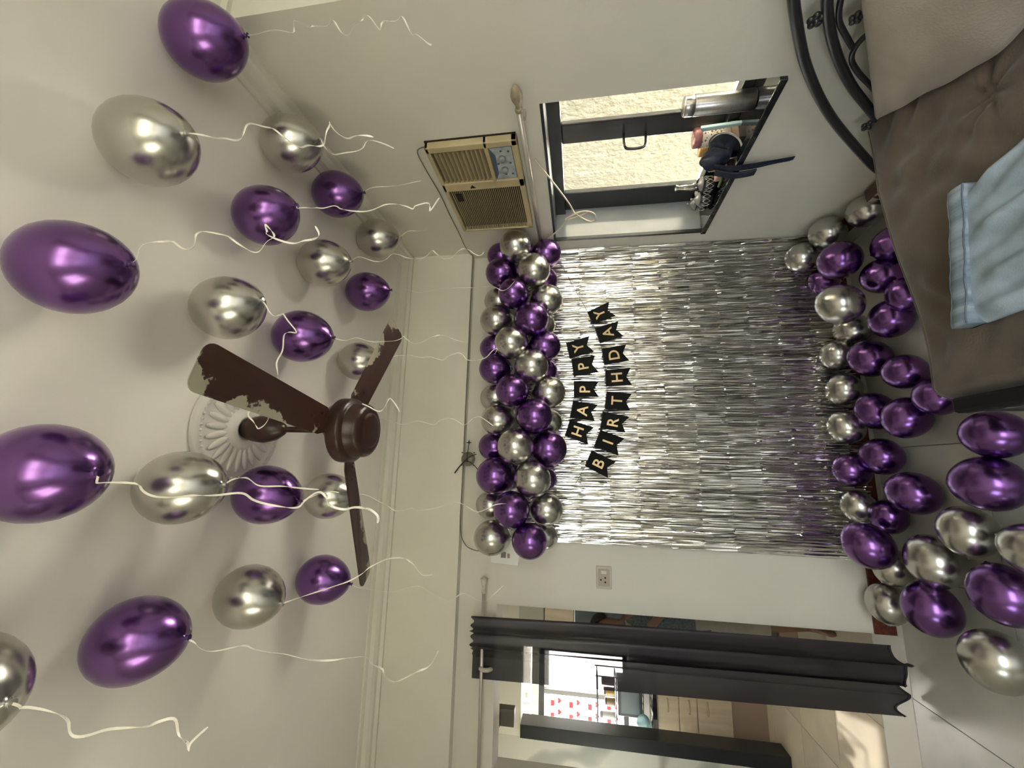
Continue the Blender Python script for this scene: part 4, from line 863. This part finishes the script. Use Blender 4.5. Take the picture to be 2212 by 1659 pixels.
st = spline([(1.48, 1.965, SZ+0.08), (1.455, 1.965, SZ+0.0), (1.45, 1.955, SZ-0.06), (1.452, 1.948, SZ-0.10)], 6)
MB().ring_loft([[p+Vector((0, -0.020, 0)), p+Vector((0, 0.020, 0)), p+Vector((-0.012, 0.020, 0)), p+Vector((-0.012, -0.020, 0))] for p in st]).build('flap', NAVY, e, True, bevel=0.004)
tag(MB().prism([(1.51, 2.0, SZ+0.002), (1.57, 2.0, SZ+0.002), (1.58, 2.10, SZ+0.002), (1.53, 2.12, SZ+0.002)], (0, 0, 0.035)).build('pink_packet', mat('pink_packet', (0.52, 0.30, 0.32), 0.5), None, bevel=0.008), 'flat pink packet on the sill between bag and sugar pots', 'packet')
tag(MB().tube(spline([(1.475, 1.975, SZ+0.05), (1.495, 2.03, SZ+0.028), (1.505, 2.09, SZ+0.014), (1.51, 2.13, SZ+0.01)], 5), 0.006, 8).build('green_stalk', mat('green_plastic', (0.13, 0.22, 0.04), 0.4), None, True), 'thin green stalk lying across the sill edge', 'stalk')
# three patterned sugar pots
POT = mat('black_glazed_pot', (0.020, 0.021, 0.022), 0.15, coat=0.5)
LID = mat('grey_glazed_lid', (0.16, 0.165, 0.165), 0.15, coat=0.6)
DIA = mat('pale_diamond_line', (0.55, 0.56, 0.50), 0.4)
def pot(x, y, label):
    e = empty('sugar_pot', (x, y, SZ), label, 'pot', 'patterned pots on the sill')
    lathe_at('bowl', [(0.001, 0), (0.026, 0.001), (0.036, 0.012), (0.039, 0.04), (0.037, 0.066), (0.033, 0.072)], POT, x, y, SZ, e)
    lathe_at('lid', [(0.037, 0.072), (0.038, 0.076), (0.028, 0.086), (0.012, 0.094), (0.005, 0.097), (0.004, 0.104), (0.008, 0.110), (0.008, 0.116), (0.001, 0.120)], LID, x, y, SZ, e)
    for k in range(10):
        a0, da = 2*pi*k/10, pi/10
        pts = []
        for q, (aa, zz) in enumerate(((0, 0.060), (da, 0.040), (0, 0.020), (-da, 0.040), (0, 0.060))):
            r = 0.0395
            pts.append((x+r*cos(a0+aa), y+r*sin(a0+aa), SZ+zz))
        MB().tube(pts, 0.0014, 5).build('diamond', DIA, e)
pot(1.575, 2.19, 'dark lidded pot with pale diamonds, nearest the pink packet')
pot(1.535, 2.265, 'dark lidded pot with pale diamonds, middle of three')
pot(1.56, 2.345, 'dark lidded pot with pale diamonds, nearest the grey reveal')
tag(lathe_at('lamp_chimney', [(0.016, 0), (0.020, 0.03), (0.016, 0.07), (0.012, 0.10), (0.014, 0.112), (0.020, 0.118), (0.018, 0.118), (0.011, 0.10), (0.014, 0.06)], LAMPGLASS, 1.625, 2.275, SZ+0.075, None), 'clear glass lamp chimney standing up behind the diamond pots', 'chimney')
tag(lathe_at('black_bowl', [(0.001, 0), (0.045, 0.001), (0.06, 0.03), (0.062, 0.073), (0.058, 0.074), (0.055, 0.03), (0.001, 0.01)], POT, 1.60, 2.275, SZ, None), 'black bowl behind the diamond pots under the glass chimney', 'bowl')

# ------------------------------------------------------------------ kitchen seen through the doorway
HND = mat('brass_handle', (0.55, 0.46, 0.30), 0.3, metal=0.8)
CABY = 4.50
kc = empty('kitchen_cabinet', (-2.4, CABY, 0), 'ash laminate kitchen base unit with two drawers and a door beyond the doorway', 'cabinet')
box('carcass', WOOD, (-3.18, CABY+0.02, 0.30), (-1.50, 5.04, 0.955), kc)
box('plinth', BROWNPLY, (-3.18, CABY+0.03, 0), (-1.50, CABY+0.06, 0.30), kc)
def handle(x, z, par):
    MB().tube(spline([(x-0.055, CABY-0.001, z), (x-0.045, CABY-0.022, z), (x, CABY-0.03, z), (x+0.045, CABY-0.022, z), (x+0.055, CABY-0.001, z)], 5), 0.0055, 8).build('handle', HND, par, True)
for x0, x1 in ((-3.16, -2.84), (-2.83, -2.32), (-2.31, -1.86), (-1.85, -1.51)):
    for z0, z1, nm in ((0.765, 0.945, 'drawer'), (0.605, 0.757, 'drawer'), (0.305, 0.597, 'cabinet_door')):
        d = box(nm, WOOD, (x0, CABY, z0), (x1, CABY+0.02, z1), kc, bevel=0.002)
        hx = -2.105 if x0 == -2.31 else (x0+x1)/2
        handle(hx, z1-0.085, d)
tag(box('kitchen_worktop', BLACKSTONE, (-3.19, CABY-0.03, 0.957), (-1.49, 5.045, 0.998), None, bevel=0.003), 'black granite kitchen worktop under the bright window', 'worktop')
# wire rack, oven and jars on the worktop
rk = empty('wire_rack', (-2.4, 4.8, 1.0), 'black wire rack on the kitchen worktop', 'rack')
for x in (-2.62, -2.02):
    for y in (4.72, 4.95): MB().tube([(x, y, 1.0), (x, y, 1.50)], 0.006, 8).build('post', BLACKFRAME, rk, True)
for z in (1.045, 1.30, 1.48):
    MB().tube([(-2.62, 4.72, z), (-2.02, 4.72, z)], 0.005, 6).tube([(-2.62, 4.95, z), (-2.02, 4.95, z)], 0.005, 6).tube([(-2.62, 4.72, z), (-2.62, 4.95, z)], 0.005, 6).tube([(-2.02, 4.72, z), (-2.02, 4.95, z)], 0.005, 6).build('shelf_wire', BLACKFRAME, rk, True)
    if z < 1.4:
        for k in range(9): MB().tube([(-2.60+0.07*k, 4.72, z), (-2.60+0.07*k, 4.95, z)], 0.003, 5).build('cross_wire', BLACKFRAME, rk)
ov = empty('toaster_oven', (-2.22, 4.83, 1.05), 'dark grey small oven on the kitchen rack', 'oven')
box('body', mat('dark_grey_enamel', (0.055, 0.065, 0.075), 0.35), (-2.36, 4.735, 1.052), (-2.06, 4.94, 1.285), ov, bevel=0.008)
box('door_glass', mat('oven_glass', (0.14, 0.17, 0.19), 0.15), (-2.33, 4.731, 1.085), (-2.14, 4.736, 1.255), ov)
for i, (x, h, c, lab) in enumerate(((-2.10, 0.13, (0.30, 0.05, 0.03), 'red jar on the kitchen rack\'s upper shelf'), (-2.19, 0.11, (0.42, 0.27, 0.08), 'amber jar on the kitchen rack\'s upper shelf'), (-2.28, 0.10, (0.25, 0.18, 0.10), 'brown jar on the kitchen rack\'s upper shelf'), (-2.40, 0.15, (0.45, 0.46, 0.46), 'grey canister at the end of the kitchen rack\'s shelf'))):
    j = empty('kitchen_jar', (x, 4.82, 1.31), lab, 'jar', 'jars on the kitchen rack')
    lathe_at('body', [(0.001, 0), (0.034, 0.001), (0.036, 0.01), (0.036, h*0.8), (0.030, h*0.86)], mat('jar_%d' % i, c, 0.25, coat=0.4), x, 4.82, 1.306, j)
    lathe_at('lid', [(0.034, h*0.86), (0.034, h), (0.001, h+0.002)], mat('jar_lid_%d' % i, tuple(q*0.6 for q in c), 0.4), x, 4.82, 1.306, j)
kt = empty('steel_kettle', (-2.62, 4.70, 0.998), 'steel kettle at the lit end of the kitchen worktop', 'kettle')
lathe_at('body', [(0.001, 0), (0.075, 0.002), (0.085, 0.03), (0.080, 0.09), (0.05, 0.13), (0.015, 0.14), (0.008, 0.155), (0.001, 0.157)], mat('kettle_steel', (0.6, 0.62, 0.63), 0.15, metal=1.0), -2.50, 4.62, 0.999, kt)
MB().tube(spline([(-2.57, 4.62, 1.12), (-2.56, 4.62, 1.19), (-2.50, 4.62, 1.215), (-2.44, 4.62, 1.19), (-2.43, 4.62, 1.12)], 5), 0.007, 8).build('handle', BLACKFRAME, kt, True)
tag(MB().grid(lambda u, v: Vector((-2.33+0.07*sin(pi*v)**0.5*cos(2*pi*u)*(1+.1*sin(9*u*pi)), 4.60+0.05*sin(pi*v)**0.5*sin(2*pi*u), 1.0+0.12*v+0.01*sin(u*20)*v)), 30, 14).build('plastic_bag', mat('pale_blue_plastic', (0.35, 0.55, 0.60), 0.3), None, True), 'pale blue plastic bag bunched on the kitchen worktop', 'bag')
# door closer box over the opening and tap on the marble
tag(box('meter_box', mat('dark_taupe_box', (0.13, 0.115, 0.095), 0.5), (-1.63, 3.0, 2.07), (-1.53, 3.06, 2.185), None, bevel=0.004), 'small taupe box hanging inside the top of the doorway', 'box')
MB().box(-1.62, 2.9, 2.16, -1.55, 3.03, 2.20).build('bracket_plate', BLACKFRAME, bpy.data.objects['meter_box'])
tp = empty('wall_tap', (-2.45, 4.10, 1.0), 'white and chrome wall tap on the marble panel', 'tap')
lathe_at('body', [(0.014, 0), (0.016, 0.005), (0.016, 0.10), (0.020, 0.11), (0.001, 0.115)], mat('tap_white', (0.6, 0.58, 0.50), 0.25), -2.44, 4.15, 1.0, tp, 16, Matrix.Rotation(pi/2, 4, 'X'))
MB().tube(spline([(-2.44, 4.06, 1.0), (-2.44, 4.03, 0.99), (-2.44, 4.02, 0.95)], 4), 0.009, 8).build('spout', STEEL, tp, True)
MB().box(-2.47, 4.04, 1.02, -2.41, 4.07, 1.035).build('lever', mat('tap_dark', (0.05, 0.05, 0.05), 0.3), tp, bevel=0.004)
tag(MB().prism([(-3.15, 3.80, 0.80), (-2.47, 4.145, 0.80), (-3.15, 4.145, 0.80)], (0, 0, 0.10)).build('corner_basin', mat('dark_basin', (0.03, 0.032, 0.045), 0.2), None, bevel=0.01), 'dark corner basin edge under the wall tap', 'basin')
# tall unit behind the person
tu = empty('tall_kitchen_unit', (-1.0, 3.9, 0), 'tall grey kitchen unit with ash top cupboard behind the person', 'cabinet')
box('body', mat('slate_panel', (0.11, 0.13, 0.14), 0.4), (-1.36, 3.82, 0.14), (-0.52, 4.12, 1.69), tu)
box('cupboard_door', WOODH, (-1.40, 3.80, 1.70), (-0.52, 4.12, 1.94), tu, bevel=0.003)
box('upper_panel', mat('cream_panel', (0.50, 0.50, 0.42), 0.5), (-1.42, 3.81, 1.95), (-0.52, 4.12, 2.16), tu)
box('plinth', BROWNPLY, (-1.40, 3.80, 0), (-0.52, 4.12, 0.13), tu)
MB().tube(spline([(-1.315, 3.79, 1.69), (-1.315, 3.76, 1.72), (-1.30, 3.75, 1.735), (-1.28, 3.76, 1.72)], 4), [0.006]*9+[0.012]*4, 8).build('hook', STEEL, tu, True)

# ------------------------------------------------------------------ person in the kitchen
PX, PY = -1.13, 3.42
SKIN = mat('skin', (0.26, 0.145, 0.095), 0.5, var=0.08, scale=12)
TEE = mat('speckled_grey_tee', (0.085, 0.10, 0.105), 0.8, col2=(0.16, 0.18, 0.18), scale=90, bump=0.1, bscale=90)
SHORTS = mat('beige_shorts', (0.36, 0.33, 0.26), 0.8, var=0.08, scale=10, bump=0.25, bscale=25)
HAIR = mat('black_hair', (0.010, 0.009, 0.009), 0.5)
pe = empty('person', (PX, PY, 0), 'person in speckled grey T-shirt and beige shorts standing beyond the doorway curtain', 'person')
def skin_mesh(name, nodes, edges, m_, parent, root=0, sub=2):
    me = bpy.data.meshes.new(name); me.from_pydata([Vector(n[0])+Vector((PX, PY, 0)) for n in nodes], edges, [])
    o = bpy.data.objects.new(name, me); link(o, parent); o.matrix_parent_inverse = parent_world(parent).inverted()
    sk = o.modifiers.new('skin', 'SKIN'); sk.use_smooth_shade = True
    if not me.skin_vertices: me.skin_vertices.new()
    for v, n in zip(me.skin_vertices[0].data, nodes):
        r = n[1]; v.radius = r if isinstance(r, tuple) else (r, r)
    me.skin_vertices[0].data[root].use_root = True
    ss = o.modifiers.new('sub', 'SUBSURF'); ss.levels = sub; ss.render_levels = sub
    me.materials.append(m_); return o
H = 1.565
# one continuous body: pelvis, spine, neck, head, legs, arms
N = [((0, 0, 0.80), (0.13, 0.095)), ((0, 0, 0.98), (0.12, 0.09)), ((0, 0, 1.16), (0.14, 0.095)), ((0, 0.01, 1.285), (0.11, 0.075)), ((0, 0.0, 1.345), (0.048, 0.048)),
     ((0, -0.015, 1.405), (0.066, 0.070)), ((0, -0.01, 1.475), (0.074, 0.088)), ((0, 0.0, 1.530), (0.058, 0.070)),
     ((-0.085, 0, 0.72), (0.085, 0.085)), ((-0.095, -0.01, 0.43), (0.056, 0.058)), ((-0.10, 0.01, 0.22), (0.044, 0.048)), ((-0.10, 0.02, 0.07), (0.033, 0.036)), ((-0.105, -0.10, 0.025), (0.036, 0.022)), ((-0.11, -0.16, 0.02), (0.034, 0.016)),
     ((0.085, 0, 0.72), (0.085, 0.085)), ((0.095, -0.01, 0.43), (0.056, 0.058)), ((0.10, 0.01, 0.22), (0.044, 0.048)), ((0.10, 0.02, 0.07), (0.033, 0.036)), ((0.105, -0.10, 0.025), (0.036, 0.022)), ((0.11, -0.16, 0.02), (0.034, 0.016)),
     ((-0.175, 0.01, 1.255), (0.052, 0.052)), ((-0.215, 0.02, 1.00), (0.040, 0.040)), ((-0.20, -0.08, 0.80), (0.028, 0.024)), ((-0.19, -0.11, 0.735), (0.018, 0.034)),
     ((0.175, 0.01, 1.255), (0.052, 0.052)), ((0.205, -0.03, 1.01), (0.040, 0.040)), ((0.115, -0.19, 1.14), (0.028, 0.026)), ((0.085, -0.22, 1.19), (0.032, 0.018))]
E_ = [(0,1),(1,2),(2,3),(3,4),(4,5),(5,6),(6,7),(0,8),(8,9),(9,10),(10,11),(11,12),(12,13),(0,14),(14,15),(15,16),(16,17),(17,18),(18,19),(3,20),(20,21),(21,22),(22,23),(3,24),(24,25),(25,26),(26,27)]
skin_mesh('body', N, E_, SKIN, pe)
def fingers(base, d, side, up):
    base, d, side, up = map(Vector, (base, d, side, up))
    for k, (off, L) in enumerate(((-0.024, 0.058), (-0.008, 0.068), (0.008, 0.064), (0.023, 0.050))):
        p = base+side*off
        skin_mesh('finger', [(p, 0.0085), (p+d*L*0.45, 0.0080), (p+d*L*0.8-up*0.012, 0.0075), (p+d*L-up*0.026, 0.0065)], [(0,1),(1,2),(2,3)], SKIN, pe, 0, 1)
    q = base-d*0.045+side*(-0.028)
    skin_mesh('thumb', [(q, 0.010), (q+side*(-0.020)+d*0.025, 0.009), (q+side*(-0.026)+d*0.052-up*0.008, 0.0075)], [(0,1),(1,2)], SKIN, pe, 0, 1)
fingers((0.065, -0.235, 1.215), (-0.55, -0.25, 0.8), (0.8, 0.1, 0.6), (0, -1, 0))
fingers((-0.187, -0.118, 0.70), (0.05, -0.2, -0.98), (0, 1, -0.1), (-1, 0, 0))
# face
for sx in (-1, 1):
    lathe_at('eye', [(0.001, -0.011), (0.008, -0.008), (0.0115, 0), (0.008, 0.008), (0.001, 0.011)], mat('eye_white', (0.5, 0.48, 0.45), 0.2), PX+sx*0.030, PY-0.082, 1.478, pe, 12)
    lathe_at('pupil', [(0.001, -0.003), (0.0055, 0), (0.001, 0.003)], mat('pupil', (0.01, 0.008, 0.006), 0.1), PX+sx*0.030, PY-0.0925, 1.478, pe, 10, Matrix.Rotation(pi/2, 4, 'X'))
    MB().tube([(PX+sx*0.015, PY-0.094, 1.498), (PX+sx*0.031, PY-0.094, 1.503), (PX+sx*0.047, PY-0.084, 1.497)], [0.003, 0.0042, 0.002], 6).build('eyebrow', HAIR, pe, True)
    lathe_at('ear', [(0.001, -0.008), (0.018, -0.005), (0.024, 0.003), (0.014, 0.008), (0.001, 0.006)], SKIN, PX+sx*0.076, PY+0.005, 1.465, pe, 12, Matrix.Rotation(sx*pi/2, 4, 'Y'))
skin_mesh('nose', [((0, -0.088, 1.480), 0.008), ((0, -0.102, 1.455), 0.011), ((0, -0.108, 1.440), 0.013)], [(0,1),(1,2)], SKIN, pe, 0, 1)
MB().tube(spline([(PX-0.024, PY-0.079, 1.412), (PX-0.010, PY-0.088, 1.414), (PX+0.010, PY-0.088, 1.414), (PX+0.024, PY-0.079, 1.412)], 4), [0.003]+[0.0055]*11+[0.003], 8).build('mouth', mat('lips', (0.24, 0.10, 0.09), 0.5), pe, True)
def hairf(u, v):
    a = 2*pi*u; ph = 0.62*pi*v*(1.0-0.60*math.exp(-((a-1.5*pi)/0.9)**4))
    return Vector((PX+0.086*sin(ph)*cos(a), PY+0.004+0.104*sin(ph)*sin(a), 1.488+0.083*cos(ph)+0.003*sin(a*17)))
MB().grid(hairf, 40, 12).build('hair', HAIR, pe, True)
# clothes follow the body
def ring_body(zs, fn, n=28):
    return [[Vector((PX+fn(z)[0]*cos(2*pi*k/n), PY+fn(z)[2]+fn(z)[1]*sin(2*pi*k/n), z)) for k in range(n)] for z in zs]
def teef(z):
    t = (z-0.76)/(1.335-0.76)
    a = 0.178-0.008*sin(pi*t*0.8)+0.012*(1-t)
    if t > 0.80: a = 0.178-0.115*((t-0.80)/0.20)**1.6
    d = 0.128-0.010*t
    if t > 0.80: d = 0.120-0.055*((t-0.80)/0.20)
    return a, d, 0.0
MB().ring_loft(ring_body([0.76+(1.34-0.76)*k/24 for k in range(25)], teef), True, False).build('t_shirt', TEE, pe, True)
for sx, el in ((-1, (-0.215, 0.02, 1.00)), (1, (0.205, -0.03, 1.01))):
    A = Vector((PX+sx*0.12, PY+0.01, 1.27)); B = Vector((PX+el[0], PY+el[1], el[2])); q = [A.lerp(B, t) for t in (0, 0.25, 0.5, 0.72)]
    MB().tube(q, [0.075, 0.074, 0.070, 0.068], 18, False).build('sleeve', TEE, pe, True)
MB().tube(spline([(PX+0.064*cos(a), PY-0.01+0.066*sin(a), 1.325-0.014*sin(-a)) for a in [2*pi*k/14 for k in range(15)]], 3), 0.010, 8).build('collar', mat('pale_collar', (0.36, 0.36, 0.28), 0.7), pe, True)
MB().tube(spline([(PX+0.05, PY-0.085, 1.315), (PX+0.02, PY-0.118, 1.25), (PX-0.03, PY-0.132, 1.17), (PX-0.09, PY-0.125, 1.10)], 5), 0.013, 8).build('towel', mat('pale_towel', (0.34, 0.34, 0.26), 0.8), pe, True)
def shortf(sx):
    R2 = []
    for k in range(16):
        z = 0.86-0.485*k/15; t = k/15
        cx = PX+sx*(0.070+0.030*t); a = 0.108-0.004*t; d = 0.122-0.012*t
        R2.append([Vector((cx+a*cos(2*pi*j/24)*(1+0.02*sin(5*j+k)), PY+d*sin(2*pi*j/24), z)) for j in range(24)])
    MB().ring_loft(R2, True, False).build('shorts_leg', SHORTS, pe, True)
shortf(-1); shortf(1)
